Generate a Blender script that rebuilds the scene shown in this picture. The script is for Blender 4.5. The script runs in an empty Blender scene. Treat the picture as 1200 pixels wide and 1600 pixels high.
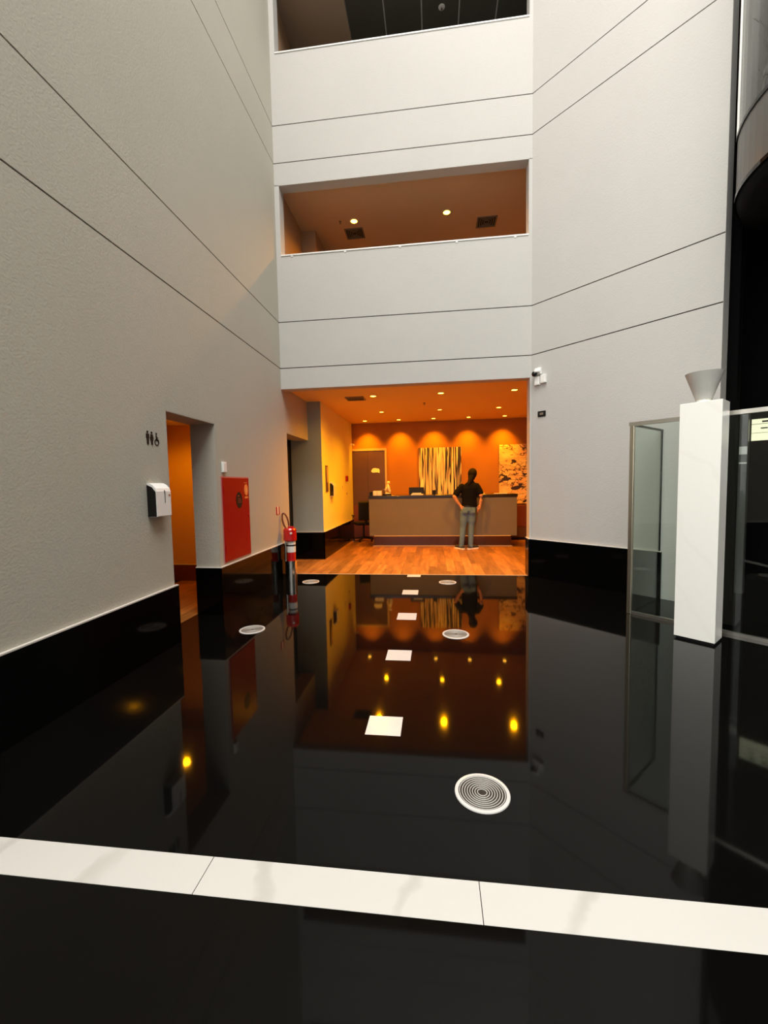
import bpy, bmesh, math, random
from mathutils import Vector, Matrix
random.seed(7)
S = bpy.context.scene
COL = S.collection
PI = math.pi

# ------------------------------------------------------------------ camera
cam_d = bpy.data.cameras.new('camera')
cam_d.sensor_fit = 'HORIZONTAL'; cam_d.sensor_width = 36.0
cam_d.lens = 654.05 / 1200 * 36.0
cam_d.clip_start = 0.05; cam_d.clip_end = 200
cam = bpy.data.objects.new('camera', cam_d); COL.objects.link(cam)
r_ = (0.9927730, 0.1185897, -0.0183895); u_ = (0.0104640, 0.0671103, 0.9976907); f_ = (-0.1195500, 0.9906728, -0.0653844)
cam.matrix_world = Matrix(((r_[0], u_[0], -f_[0], 0), (r_[1], u_[1], -f_[1], 0), (r_[2], u_[2], -f_[2], 1.5), (0, 0, 0, 1)))
S.camera = cam

# ------------------------------------------------------------------ world, exposure, skylight
S.view_settings.view_transform = 'Standard'; S.view_settings.look = 'None'
S.view_settings.exposure = 0.0; S.view_settings.gamma = 1.0; S.view_settings.use_curve_mapping = False
w = bpy.data.worlds.new('world'); S.world = w; w.use_nodes = True
w.node_tree.nodes['Background'].inputs[0].default_value = (0.8, 0.9, 1.0, 1)
w.node_tree.nodes['Background'].inputs[1].default_value = 0.05

XLW = -2.49
def area(name, loc, sx, sy, power, color, rot=(0, 0, 0)):
    l = bpy.data.lights.new(name, 'AREA'); l.shape = 'RECTANGLE'; l.size = sx; l.size_y = sy
    l.energy = power; l.color = color
    o = bpy.data.objects.new(name, l); COL.objects.link(o); o.location = loc; o.rotation_euler = rot
    return o
area('skylight_light', (1.2, -0.6, 13.3), 7.0, 9.0, 1900, (1.0, 0.985, 0.96))
area('side_fill_light', (XLW, -3.9, 5.2), 8.0, 5.0, 880, (0.97, 0.99, 1.0), (0, -PI / 2, 0))  # added daylight fill in front of the solid left wall, no window there
LAMP = (1.0, 0.37, 0.0)
def spot(name, loc, power, angle=120, blend=0.6, radius=0.03, color=LAMP, parent=None):
    l = bpy.data.lights.new(name, 'SPOT'); l.energy = power; l.spot_size = math.radians(angle); l.spot_blend = blend
    l.shadow_soft_size = radius; l.color = color
    o = bpy.data.objects.new(name, l); COL.objects.link(o); o.location = loc
    if parent: o.parent = parent
    return o

# ------------------------------------------------------------------ materials
def mat(name, color, rough=0.5, metal=0.0, spec=0.5, ior=None, emis=None, estr=0.0, bump=None, vary=None, coat=0):
    m = bpy.data.materials.new(name); m.use_nodes = True
    nt = m.node_tree; b = nt.nodes['Principled BSDF']
    b.inputs['Base Color'].default_value = (*color, 1); b.inputs['Roughness'].default_value = rough
    b.inputs['Metallic'].default_value = metal; b.inputs['Specular IOR Level'].default_value = spec
    if ior: b.inputs['IOR'].default_value = ior
    if coat: b.inputs['Coat Weight'].default_value = coat
    if emis: b.inputs['Emission Color'].default_value = (*emis, 1); b.inputs['Emission Strength'].default_value = estr
    tc = None
    if vary or bump:
        tc = nt.nodes.new('ShaderNodeTexCoord')
    if vary:                                     # (scale, amount)
        n = nt.nodes.new('ShaderNodeTexNoise'); n.inputs['Scale'].default_value = vary[0]; n.inputs['Detail'].default_value = 5
        nt.links.new(tc.outputs['Object'], n.inputs['Vector'])
        mx = nt.nodes.new('ShaderNodeMix'); mx.data_type = 'RGBA'
        mx.inputs['A'].default_value = (*[c * (1 - vary[1]) for c in color], 1)
        mx.inputs['B'].default_value = (*[min(1, c * (1 + vary[1])) for c in color], 1)
        nt.links.new(n.outputs['Fac'], mx.inputs['Factor']); nt.links.new(mx.outputs['Result'], b.inputs['Base Color'])
    if bump:                                     # (scale, strength)
        n = nt.nodes.new('ShaderNodeTexNoise'); n.inputs['Scale'].default_value = bump[0]; n.inputs['Detail'].default_value = 6
        nt.links.new(tc.outputs['Object'], n.inputs['Vector'])
        bp = nt.nodes.new('ShaderNodeBump'); bp.inputs['Strength'].default_value = bump[1]; bp.inputs['Distance'].default_value = 0.01
        nt.links.new(n.outputs['Fac'], bp.inputs['Height']); nt.links.new(bp.outputs['Normal'], b.inputs['Normal'])
    return m

M = {}
M['paint'] = mat('grey_wall_paint', (0.50, 0.485, 0.455), 0.75, spec=0.25, bump=(60, 0.25), vary=(1.1, 0.05))
M['paint_w'] = mat('warm_grey_wall_paint', (0.455, 0.435, 0.365), 0.75, spec=0.25, bump=(60, 0.25), vary=(1.1, 0.05))
M['joint'] = mat('dark_joint', (0.03, 0.025, 0.02), 0.9, spec=0.1)
M['white'] = mat('white_plaster', (0.82, 0.76, 0.66), 0.8, spec=0.2, bump=(40, 0.1))
M['lobbyceil'] = mat('lobby_ceiling_paint', (0.88, 0.60, 0.20), 0.8, spec=0.2)
M['corr'] = mat('corridor_paint', (0.72, 0.44, 0.16), 0.7, spec=0.2, vary=(1.5, 0.04))
M['cream'] = mat('cream_paint', (0.88, 0.80, 0.36), 0.7, spec=0.25, bump=(50, 0.12), vary=(1.5, 0.04))
M['brown'] = mat('tan_paint', (0.40, 0.16, 0.022), 0.65, spec=0.25, vary=(2, 0.05))
M['granite'] = mat('black_granite', (0.0022, 0.0021, 0.0018), 0.045, spec=0.5, ior=1.27)
M['basegran'] = mat('black_baseboard_granite', (0.0015, 0.0015, 0.0015), 0.10, spec=0.5, ior=1.20)
M['edge'] = mat('pale_edge_sheen', (0.62, 0.59, 0.54), 0.4)
M['blackmat'] = mat('black_matt', (0.006, 0.006, 0.006), 0.45, spec=0.3)
M['shaftblack'] = mat('shaft_black', (0.003, 0.003, 0.003), 0.9, spec=0.06)
M['blackgl'] = mat('black_gloss', (0.004, 0.004, 0.004), 0.12, spec=0.4)
M['chrome'] = mat('chrome', (0.85, 0.84, 0.80), 0.16, metal=1)
M['steel'] = mat('brushed_steel', (0.62, 0.59, 0.52), 0.3, metal=1)
M['brass'] = mat('champagne_metal', (0.55, 0.50, 0.38), 0.32, metal=1)
M['plastic'] = mat('white_plastic', (0.85, 0.84, 0.80), 0.3)
M['red'] = mat('red_enamel', (0.36, 0.001, 0.003), 0.35, spec=0.3)
M['pink'] = mat('red_frame', (0.55, 0.20, 0.17), 0.5)
M['redg'] = mat('red_gloss', (0.5, 0.006, 0.006), 0.18, coat=0.5)
M['orange'] = mat('orange_print', (0.85, 0.26, 0.06), 0.5)
M['label'] = mat('label_white', (0.8, 0.78, 0.72), 0.4)
M['lamp'] = mat('lamp_glow', (1, 0.7, 0.3), 0.5, emis=(1.0, 0.45, 0.03), estr=30)
M['lampdim'] = mat('lamp_glow_dim', (1, 0.7, 0.3), 0.5, emis=(1.0, 0.5, 0.08), estr=6)
M['trimring'] = mat('lamp_ring', (0.8, 0.72, 0.55), 0.5)
M['vent'] = mat('vent_metal', (0.18, 0.14, 0.10), 0.5)
M['ventd'] = mat('vent_dark', (0.02, 0.015, 0.01), 0.8)
M['counter'] = mat('counter_laminate', (0.155, 0.135, 0.095), 0.5, bump=(25, 0.05), vary=(3, 0.08))
M['ctop'] = mat('dark_counter_stone', (0.02, 0.014, 0.01), 0.2)
M['plinth'] = mat('dark_wood_plinth', (0.09, 0.03, 0.012), 0.2, vary=(4, 0.3))
M['door'] = mat('dark_brown_door', (0.10, 0.045, 0.02), 0.45, vary=(3, 0.12))
M['wooddk'] = mat('red_brown_wood', (0.16, 0.04, 0.015), 0.35, vary=(3, 0.15))
M['frame'] = mat('door_frame', (0.5, 0.36, 0.22), 0.5)
M['skin'] = mat('skin', (0.50, 0.25, 0.15), 0.5, spec=0.3)
M['hair'] = mat('dark_hair', (0.006, 0.003, 0.002), 0.7, spec=0.2, bump=(80, 0.6))
M['shirt'] = mat('black_cotton', (0.003, 0.003, 0.005), 0.9, spec=0.15, bump=(18, 0.5))
M['jean'] = mat('grey_denim', (0.11, 0.19, 0.29), 0.9, spec=0.1, bump=(14, 0.6), vary=(9, 0.3))
M['shoe'] = mat('dark_shoe', (0.03, 0.03, 0.035), 0.7)
M['sole'] = mat('white_sole', (0.85, 0.82, 0.76), 0.5)
M['mirrorstrip'] = mat('polished_light_strip', (0.92, 0.92, 0.88), 0.6)
M['cabgrey'] = mat('elevator_cab_grey', (0.12, 0.115, 0.105), 0.35, metal=0.4, bump=(6, 0.2))
M['cabint'] = mat('elevator_interior', (0.16, 0.155, 0.145), 0.3, vary=(5, 0.6), metal=0.3)
M['slate'] = mat('dark_ceiling_tile', (0.085, 0.08, 0.062), 0.6, vary=(3, 0.2))
M['ledwarm'] = mat('warm_led', (1, 0.6, 0.2), 0.5, emis=(1, 0.36, 0.05), estr=3.2)
M['reflected'] = mat('reflection_panel', (0.9, 0.88, 0.7), 0.5, emis=(1, 0.93, 0.60), estr=0.75)  # emission imitates a bright reflection in the elevator glass
M['bowl'] = mat('grey_frosted_bowl', (0.47, 0.46, 0.42), 0.5, vary=(12, 0.07))

def marble(name, base, vein, scale=2.2, strength=0.5, rough=0.22, distort=1.5):
    m = mat(name, base, rough); nt = m.node_tree; b = nt.nodes['Principled BSDF']
    tc = nt.nodes.new('ShaderNodeTexCoord'); mp = nt.nodes.new('ShaderNodeMapping'); mp.inputs['Rotation'].default_value = (0.4, 0.5, 0.5)
    nt.links.new(tc.outputs['Object'], mp.inputs['Vector'])
    wv = nt.nodes.new('ShaderNodeTexWave'); wv.inputs['Scale'].default_value = scale; wv.inputs['Distortion'].default_value = distort * 4
    wv.inputs['Detail'].default_value = 5; wv.inputs['Detail Scale'].default_value = 1.6
    nt.links.new(mp.outputs['Vector'], wv.inputs['Vector'])
    cr = nt.nodes.new('ShaderNodeValToRGB'); cr.color_ramp.elements[0].position = 0.0; cr.color_ramp.elements[0].color = (*vein, 1)
    cr.color_ramp.elements[1].position = 0.06; cr.color_ramp.elements[1].color = (*base, 1)
    nt.links.new(wv.outputs['Fac'], cr.inputs['Fac'])
    mx = nt.nodes.new('ShaderNodeMix'); mx.data_type = 'RGBA'; mx.inputs['A'].default_value = (*base, 1)
    n = nt.nodes.new('ShaderNodeTexNoise'); n.inputs['Scale'].default_value = 3
    nt.links.new(mp.outputs['Vector'], n.inputs['Vector'])
    ml = nt.nodes.new('ShaderNodeMath'); ml.operation = 'MULTIPLY'; ml.inputs[1].default_value = strength * 2; ml.use_clamp = True
    nt.links.new(n.outputs['Fac'], ml.inputs[0]); nt.links.new(ml.outputs[0], mx.inputs['Factor'])
    nt.links.new(cr.outputs['Color'], mx.inputs['B']); nt.links.new(mx.outputs['Result'], b.inputs['Base Color'])
    return m
M['marble'] = marble('white_marble_strip', (0.55, 0.54, 0.50), (0.36, 0.34, 0.30), 0.7, 0.4)
M['pillar'] = marble('white_marble_pillar', (0.88, 0.87, 0.80), (0.80, 0.78, 0.70), 0.8, 0.25, 0.3)
M['tile'] = mat('white_marble_tile', (0.60, 0.59, 0.56), 0.25, vary=(8, 0.06))

def wood(name):
    m = mat(name, (0.3, 0.1, 0.03), 0.38, spec=0.4); nt = m.node_tree; b = nt.nodes['Principled BSDF']
    tc = nt.nodes.new('ShaderNodeTexCoord'); oi = nt.nodes.new('ShaderNodeObjectInfo')
    mp = nt.nodes.new('ShaderNodeMapping'); mp.inputs['Scale'].default_value = (7, 1.0, 1)
    ad = nt.nodes.new('ShaderNodeVectorMath'); ad.operation = 'ADD'
    sc = nt.nodes.new('ShaderNodeMath'); sc.operation = 'MULTIPLY'; sc.inputs[1].default_value = 37
    nt.links.new(oi.outputs['Random'], sc.inputs[0])
    nt.links.new(tc.outputs['Object'], ad.inputs[0]); nt.links.new(sc.outputs[0], ad.inputs[1])
    nt.links.new(ad.outputs[0], mp.inputs['Vector'])
    n = nt.nodes.new('ShaderNodeTexNoise'); n.inputs['Scale'].default_value = 2.2; n.inputs['Detail'].default_value = 6
    nt.links.new(mp.outputs['Vector'], n.inputs['Vector'])
    cr = nt.nodes.new('ShaderNodeValToRGB')
    cr.color_ramp.elements[0].position = 0.2; cr.color_ramp.elements[0].color = (0.18, 0.065, 0.014, 1)
    cr.color_ramp.elements[1].position = 0.85; cr.color_ramp.elements[1].color = (0.48, 0.22, 0.05, 1)
    nt.links.new(n.outputs['Fac'], cr.inputs['Fac'])
    hs = nt.nodes.new('ShaderNodeHueSaturation')
    mr = nt.nodes.new('ShaderNodeMapRange'); mr.inputs['To Min'].default_value = 0.65; mr.inputs['To Max'].default_value = 1.35
    nt.links.new(oi.outputs['Random'], mr.inputs['Value']); nt.links.new(mr.outputs[0], hs.inputs['Value'])
    nt.links.new(cr.outputs['Color'], hs.inputs['Color']); nt.links.new(hs.outputs['Color'], b.inputs['Base Color'])
    return m
M['wood'] = wood('lobby_wood')

def glass(name, tint, rough=0.0, refl=1.0, ior=1.45):
    m = bpy.data.materials.new(name); m.use_nodes = True; nt = m.node_tree
    for n in list(nt.nodes):
        if n.type != 'OUTPUT_MATERIAL': nt.nodes.remove(n)
    out = nt.nodes['Material Output']
    t = nt.nodes.new('ShaderNodeBsdfTransparent'); t.inputs['Color'].default_value = (*tint, 1)
    g = nt.nodes.new('ShaderNodeBsdfGlossy'); g.inputs['Roughness'].default_value = rough; g.inputs['Color'].default_value = (refl, refl, refl, 1)
    ge = nt.nodes.new('ShaderNodeNewGeometry'); dp = nt.nodes.new('ShaderNodeVectorMath'); dp.operation = 'DOT_PRODUCT'
    nt.links.new(ge.outputs['Normal'], dp.inputs[0]); nt.links.new(ge.outputs['Incoming'], dp.inputs[1])
    def mth(op, a, b=None):
        n = nt.nodes.new('ShaderNodeMath'); n.operation = op
        for i, v in enumerate((a, b)):
            if v is None: continue
            if isinstance(v, (int, float)): n.inputs[i].default_value = v
            else: nt.links.new(v, n.inputs[i])
        return n.outputs[0]
    f0 = ((ior - 1) / (ior + 1)) ** 2
    k = mth('POWER', mth('SUBTRACT', 1.0, mth('ABSOLUTE', dp.outputs['Value'])), 5.0)
    mx = nt.nodes.new('ShaderNodeMixShader'); nt.links.new(mth('ADD', mth('MULTIPLY', k, 1 - f0), f0), mx.inputs[0])
    nt.links.new(t.outputs[0], mx.inputs[1]); nt.links.new(g.outputs[0], mx.inputs[2]); nt.links.new(mx.outputs[0], out.inputs[0])
    return m
M['glass'] = glass('greenish_clear_glass', (0.90, 0.94, 0.915), ior=1.4)
M['glassdk'] = glass('smoked_elevator_glass', (0.62, 0.63, 0.61), ior=1.6)

def painting(name, kind):
    m = mat(name, (1, 0.8, 0.3), 0.55); nt = m.node_tree; b = nt.nodes['Principled BSDF']
    tc = nt.nodes.new('ShaderNodeTexCoord')
    def layer(scale, loc, nscale, lo, hi, detail=3, rough=0.6, dist=0.0, absd=None):
        mp = nt.nodes.new('ShaderNodeMapping'); mp.inputs['Scale'].default_value = scale; mp.inputs['Location'].default_value = loc
        nt.links.new(tc.outputs['Object'], mp.inputs['Vector'])
        n = nt.nodes.new('ShaderNodeTexNoise'); n.inputs['Scale'].default_value = nscale; n.inputs['Detail'].default_value = detail
        n.inputs['Roughness'].default_value = rough; n.inputs['Distortion'].default_value = dist
        nt.links.new(mp.outputs['Vector'], n.inputs['Vector'])
        src = n.outputs['Fac']
        if absd is not None:
            s = nt.nodes.new('ShaderNodeMath'); s.operation = 'SUBTRACT'; s.inputs[1].default_value = absd; nt.links.new(src, s.inputs[0])
            a = nt.nodes.new('ShaderNodeMath'); a.operation = 'ABSOLUTE'; nt.links.new(s.outputs[0], a.inputs[0]); src = a.outputs[0]
        mr = nt.nodes.new('ShaderNodeMapRange'); mr.inputs['From Min'].default_value = lo; mr.inputs['From Max'].default_value = hi
        nt.links.new(src, mr.inputs['Value']); return mr.outputs[0]
    def mixc(fac, a, bcol):
        mx = nt.nodes.new('ShaderNodeMix'); mx.data_type = 'RGBA'; nt.links.new(fac, mx.inputs['Factor'])
        for k, v in (('A', a), ('B', bcol)):
            if isinstance(v, tuple): mx.inputs[k].default_value = (*v, 1)
            else: nt.links.new(v, mx.inputs[k])
        return mx.outputs['Result']
    if kind == 1:
        tone = layer((1, 1, 0.25), (0, 0, 0), 9, 0.35, 0.65)
        c = mixc(tone, (0.95, 0.85, 0.45), (0.80, 0.50, 0.30))
        for loc, ns, w_ in ((1.3, 13, 0.020), (4.1, 10, 0.015), (9.0, 17, 0.018)):
            l = layer((1, 1, 0.022), (loc, 0, loc), ns, w_ * 0.8, w_ * 1.8, detail=1, absd=0.5)
            c = mixc(l, (0.02, 0.012, 0.008), c)
        l = layer((1, 1, 0.12), (7, 0, 3), 12, 0.66, 0.69, detail=3); c = mixc(l, c, (0.02, 0.01, 0.008))
    else:
        tone = layer((1, 1, 2.2), (0, 0, 0), 3, 0.35, 0.65)
        c = mixc(tone, (0.95, 0.70, 0.28), (0.85, 0.45, 0.16))
        for sc, loc, ns, ab in (((0.3, 1, 2.6), 2, 3, 0.5), ((1.3, 1, 1.2), 5, 1.6, 0.47)):
            l = layer(sc, (loc, 0, loc), ns, 0.004, 0.012, detail=3, absd=ab); c = mixc(l, (0.12, 0.05, 0.02), c)
        l = layer((1, 1, 2.2), (3.3, 0, 6.2), 2.6, 0.575, 0.60, detail=4, rough=0.5); c = mixc(l, c, (0.025, 0.010, 0.008))
    nt.links.new(c, b.inputs['Base Color'])
    return m
M['paint1'] = painting('vertical_trunks_painting', 1); M['paint2'] = painting('dark_blots_painting', 2)

# ------------------------------------------------------------------ mesh helpers
def link(name, me, m=None, parent=None, loc=None, smooth=False):
    if m: me.materials.append(m if not isinstance(m, str) else M[m])
    if smooth:
        for p in me.polygons: p.use_smooth = True
    o = bpy.data.objects.new(name, me); COL.objects.link(o)
    if parent: o.parent = parent
    if loc is not None: o.location = loc
    return o
def obj(name, bm, m, parent=None, loc=None, smooth=False, mw=None):
    bmesh.ops.recalc_face_normals(bm, faces=bm.faces)
    me = bpy.data.meshes.new(name); bm.to_mesh(me); bm.free()
    o = link(name, me, m, parent, loc, smooth)
    if mw is not None: o.matrix_world = mw
    return o
def NB(): return bmesh.new()
def bx(bm, x0, x1, y0, y1, z0, z1, mtx=None, bev=0.0, seg=2):
    t = bmesh.new()
    v = [t.verts.new((x, y, z)) for x in (x0, x1) for y in (y0, y1) for z in (z0, z1)]
    for f in ((0, 1, 3, 2), (4, 6, 7, 5), (0, 4, 5, 1), (2, 3, 7, 6), (0, 2, 6, 4), (1, 5, 7, 3)): t.faces.new([v[i] for i in f])
    bmesh.ops.recalc_face_normals(t, faces=t.faces)
    if bev: bmesh.ops.bevel(t, geom=t.edges[:], offset=bev, segments=seg, affect='EDGES', profile=0.5)
    merge(bm, t, mtx); return bm
def merge(bm, t, mtx=None):
    if mtx is not None: bmesh.ops.transform(t, matrix=mtx, verts=t.verts)
    mp = {v: bm.verts.new(v.co) for v in t.verts}
    for f in t.faces:
        try: bm.faces.new([mp[v] for v in f.verts])
        except ValueError: pass
    t.free()
def lathe(bm, prof, seg=32, mtx=None, close=False):
    """prof: list of (r, z); caps added where r > 0 at ends unless close"""
    t = bmesh.new(); rings = []
    for r, z in prof:
        rings.append([t.verts.new((r * math.cos(2 * PI * k / seg), r * math.sin(2 * PI * k / seg), z)) for k in range(seg)])
    n = len(rings)
    for i in range(n if close else n - 1):
        a, b = rings[i], rings[(i + 1) % n]
        for k in range(seg): t.faces.new((a[k], a[(k + 1) % seg], b[(k + 1) % seg], b[k]))
    if not close:
        if prof[0][0] > 1e-5: t.faces.new(rings[0][::-1])
        if prof[-1][0] > 1e-5: t.faces.new(rings[-1])
    bmesh.ops.remove_doubles(t, verts=t.verts, dist=1e-5)
    bmesh.ops.recalc_face_normals(t, faces=t.faces)
    merge(bm, t, mtx); return bm
def tube(bm, pts, r, seg=10, mtx=None):
    """round tube through points; r a number or list"""
    t = bmesh.new(); pts = [Vector(p) for p in pts]; n = len(pts); rings = []
    up = Vector((0, 0, 1)); 
    for i, p in enumerate(pts):
        d = (pts[min(i + 1, n - 1)] - pts[max(i - 1, 0)]).normalized()
        a = d.cross(up); a = a if a.length > 1e-3 else d.cross(Vector((0, 1, 0))); a.normalize(); b = d.cross(a)
        rr = r[i] if isinstance(r, (list, tuple)) else r
        rings.append([t.verts.new(p + (a * math.cos(2 * PI * k / seg) + b * math.sin(2 * PI * k / seg)) * rr) for k in range(seg)])
    for i in range(n - 1):
        for k in range(seg): t.faces.new((rings[i][k], rings[i][(k + 1) % seg], rings[i + 1][(k + 1) % seg], rings[i + 1][k]))
    t.faces.new(rings[0][::-1]); t.faces.new(rings[-1]); bmesh.ops.recalc_face_normals(t, faces=t.faces)
    merge(bm, t, mtx); return bm
def prism(bm, poly, d0, d1, axis='y', mtx=None):
    """polygon (a, b) extruded along an axis: y -> (a, d, b); x -> (d, a, b); z -> (a, b, d)"""
    t = bmesh.new()
    def P(a, b, d): return {'y': (a, d, b), 'x': (d, a, b), 'z': (a, b, d)}[axis]
    A = [t.verts.new(P(a, b, d0)) for a, b in poly]; B = [t.verts.new(P(a, b, d1)) for a, b in poly]
    n = len(poly); t.faces.new(A[::-1]); t.faces.new(B)
    for k in range(n): t.faces.new((A[k], A[(k + 1) % n], B[(k + 1) % n], B[k]))
    bmesh.ops.recalc_face_normals(t, faces=t.faces)
    merge(bm, t, mtx); return bm
def tagp(o, label=None, cat=None, group=None, kind=None):
    if label: o['label'] = label
    if cat: o['category'] = cat
    if group: o['group'] = group
    if kind: o['kind'] = kind
    return o
def thing(name, label, cat, loc=(0, 0, 0), rz=0.0, group=None):
    o = bpy.data.objects.new(name, None); COL.objects.link(o); o.location = loc; o.rotation_euler = (0, 0, rz); o.empty_display_size = 0.1
    return tagp(o, label, cat, group)
def copy_tree(o, parent=None):
    c = o.copy(); COL.objects.link(c); c.parent = parent
    for ch in list(o.children): copy_tree(ch, c)
    return c
def struct(name, bm, m, label=None, cat='wall', parent=None, mw=None):
    o = obj(name, bm, m, parent, mw=mw)
    if parent is None: tagp(o, label, cat, kind='structure')
    return o
def sempty(name, label, cat):
    o = thing(name, label, cat); o['kind'] = 'structure'; return o

# ------------------------------------------------------------------ measured layout (metres, eye 1.5 m above floor at the origin)
XL = -2.513            # atrium left wall face
YF = 6.836             # gallery fascia face
TH = math.atan2(-0.69735, 0.71673)   # angled right wall
nR = Vector((0.69735, 0.71673, 0)); dR = Vector((0.71673, -0.69735, 0)); pR = Vector((1.515, 6.836, 0))
MR = Matrix(((dR.x, nR.x, 0, pR.x), (dR.y, nR.y, 0, pR.y), (0, 0, 1, 0), (0, 0, 0, 1)))   # x: along wall, y: into wall
def W(s, t, z=0.0): return pR + dR * s + nR * t + Vector((0, 0, z))
SE = 2.355             # end of the angled wall
XY = -2.24             # face of the lobby's cream wall
YG = 8.27              # grey wall facing us beside the passage
YB = 11.45             # lobby back wall
C1 = 3.18; C2 = 6.45; C3 = 9.5; CT = 13.5
ZG = [3.452, 4.195, 6.68, 7.252, 9.95, 10.6]
G = 0.007              # half joint width

# ------------------------------------------------------------------ floors
fl = NB(); bx(fl, XL - 0.3, 9.0, -7.0, 6.86, -0.25, 0.0)
floor = struct('floor', fl, 'granite', 'polished black granite atrium floor mirroring the walls', 'floor')
xs = [XL - 0.02, -1.96, -0.905, 0.152, 1.21, 2.27, 3.33, 4.39, 5.45, 6.5]
for a, b in zip(xs[:-1], xs[1:]):
    s = NB(); bx(s, a + 0.0015, b - 0.0015, 1.355, 1.512, -0.01, 0.0012); obj('marble_stone', s, 'marble', floor)
tile_me = None
for y0, y1 in ((2.395, 2.6), (3.468, 3.69), (4.545, 4.787), (5.61, 5.852), (6.70, 6.852)):
    s = NB(); bx(s, -0.452 if y0 > 5 else -0.43, -0.235 if y0 > 5 else -0.215, y0, y1, -0.01, 0.0012); obj('inlay_tile', s, 'tile', floor)

pl = NB(); bx(pl, -4.4, 6.2, 6.86, 12.0, -0.25, -0.012); bx(pl, -4.5, XL - 0.3, 2.0, 6.86, -0.25, -0.012)
lf = struct('floor', pl, 'blackmat', 'warm wooden plank floor of the reception lobby and restroom corridor', 'floor')
PW = 0.155
def plank_run(x0, x1, y0, y1):
    n = round((x1 - x0) / PW); wdt = (x1 - x0) / n; L = 1.25
    mes = {}
    for i in range(n):
        y = y0 - random.random() * L * 0.8
        while y < y1:
            a, b = max(y, y0), min(y + L, y1)
            if b - a > 0.02:
                k = round(b - a, 3)
                if k not in mes:
                    s = NB(); bx(s, -wdt / 2 + 0.001, wdt / 2 - 0.001, -k / 2 + 0.001, k / 2 - 0.001, -0.014, 0.0); 
                    bmesh.ops.recalc_face_normals(s, faces=s.faces)
                    me = bpy.data.meshes.new('plank'); s.to_mesh(me); s.free(); me.materials.append(M['wood']); mes[k] = me
                o = bpy.data.objects.new('plank', mes[k]); COL.objects.link(o); o.parent = lf
                o.location = (x0 + (i + 0.5) * wdt, (a + b) / 2, 0.0015)
            y += L
plank_run(-2.9, 3.3, 6.885, YB)
plank_run(-4.1, XL - 0.303, 2.6, 6.3)
th = NB(); bx(th, XL, 1.70, 6.858, 6.884, -0.01, 0.003)
struct('trim_1', th, 'frame', 'thin threshold strip between black granite and wood floor', 'trim')

# ------------------------------------------------------------------ left wall
wl = NB()
bx(wl, XL - 0.30, XL - 0.012, -7.0, 3.735, 0, CT); bx(wl, XL - 0.30, XL - 0.012, 3.735, 4.63, 2.24, CT)
bx(wl, XL - 0.30, XL - 0.012, 4.63, 7.04, 0, CT); bx(wl, XL - 0.30, XL - 0.012, 7.04, YG, 2.42, C1 + 0.1)
wall_left = struct('wall_left', wl, 'joint', 'tall warm grey left wall with two dark joints and a restroom doorway')
def lp(boxes):
    s = NB()
    for b in boxes: bx(s, XL - 0.012 if len(b) == 4 else b[4], XL if len(b) == 4 else b[5], *b[:4])
    obj('wall_panel', s, 'paint_w', wall_left)
e = 0.0005
lp([(-7.0, 3.735, 0, ZG[0] - G), (3.735, 4.63, 2.24, ZG[0] - G), (4.63, 7.04, 0, ZG[0] - G), (7.04, YG, 2.42, C1 + 0.1),
    (3.735 - 0.012, 3.735, 0, 2.24, XL - 0.30, XL - e), (4.63, 4.642, 0, 2.24, XL - 0.30, XL - e), (3.735, 4.63, 2.24, 2.252, XL - 0.30, XL - e),
    (7.04, YG, 2.42, 2.432, XL - 0.3, XL - e)])
# reveals of the doorway need real faces: thin liners
rv = NB(); bx(rv, XL - 0.301, XL - 0.001, 4.622, 4.631, 0, 2.24); bx(rv, XL - 0.301, XL - 0.001, 3.734, 3.742, 0, 2.24)
bx(rv, XL - 0.301, XL - 0.001, 3.734, 4.631, 2.232, 2.241); bx(rv, XL - 0.301, XL - 0.001, 7.032, 7.041, 0, 2.42); bx(rv, XL - 0.301, XL - 0.001, 7.04, YG, 2.412, 2.421)
obj('doorway_reveal', rv, 'paint_w', wall_left)
zz = ZG + [CT]
for a, b in zip(zz[:-1], zz[1:]):
    lp([(-7.0, YF if a > 4 else YF, a + G, b - G)])
# black granite baseboard, reflection on its top edge painted as a pale strip
def base(name, segs, label, top=0.555):
    """segs: boxes (x0,x1,y0,y1) or (matrix, ...)"""
    e_ = sempty(name, label, 'baseboard')
    s = NB(); t = NB()
    for sg in segs:
        m = None
        if isinstance(sg[0], Matrix): m, sg = sg[0], sg[1:]
        tp = sg[4] if len(sg) > 4 else top
        bx(s, *sg[:4], 0.0, tp, m); bx(t, *sg[:4], tp, tp + 0.010, m)
    obj('granite_slab', s, 'basegran', e_); obj('top_edge_sheen', t, 'edge', e_)
    return e_
D = 0.028
base('baseboard_left', [(XL, XL + D, -7.0, 3.765), (XL, XL + D, 4.60, 7.04), (XL - 0.30, XL, 4.60, 4.622)], 'tall black granite baseboard along the left wall')
# ------------------------------------------------------------------ restroom corridor behind the doorway
rc = NB()
bx(rc, -4.40, -4.25, 1.9, 6.5, 0, 2.6); bx(rc, -4.25, XL - 0.30, 6.3, 6.45, 0, 2.6); bx(rc, -4.25, XL - 0.30, 1.8, 1.95, 0, 2.6); bx(rc, -2.816, -2.80, 4.63, 6.3, 0, 2.6)
struct('wall_corridor', rc, 'corr', 'orange-lit wall of the restroom corridor seen through the left doorway')
s = NB(); bx(s, -4.40, XL - 0.30, 1.8, 6.45, 2.5, 2.6); struct('ceiling', s, 'white', 'low ceiling of the restroom corridor', 'ceiling')
base('baseboard_corridor', [(-4.25, XL - 0.31, 6.28, 6.3), (-4.25, -4.23, 2.0, 6.28)], 'dark red-brown skirting in the restroom corridor', 0.26).children[0].data.materials[0] = M['wooddk']

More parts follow.
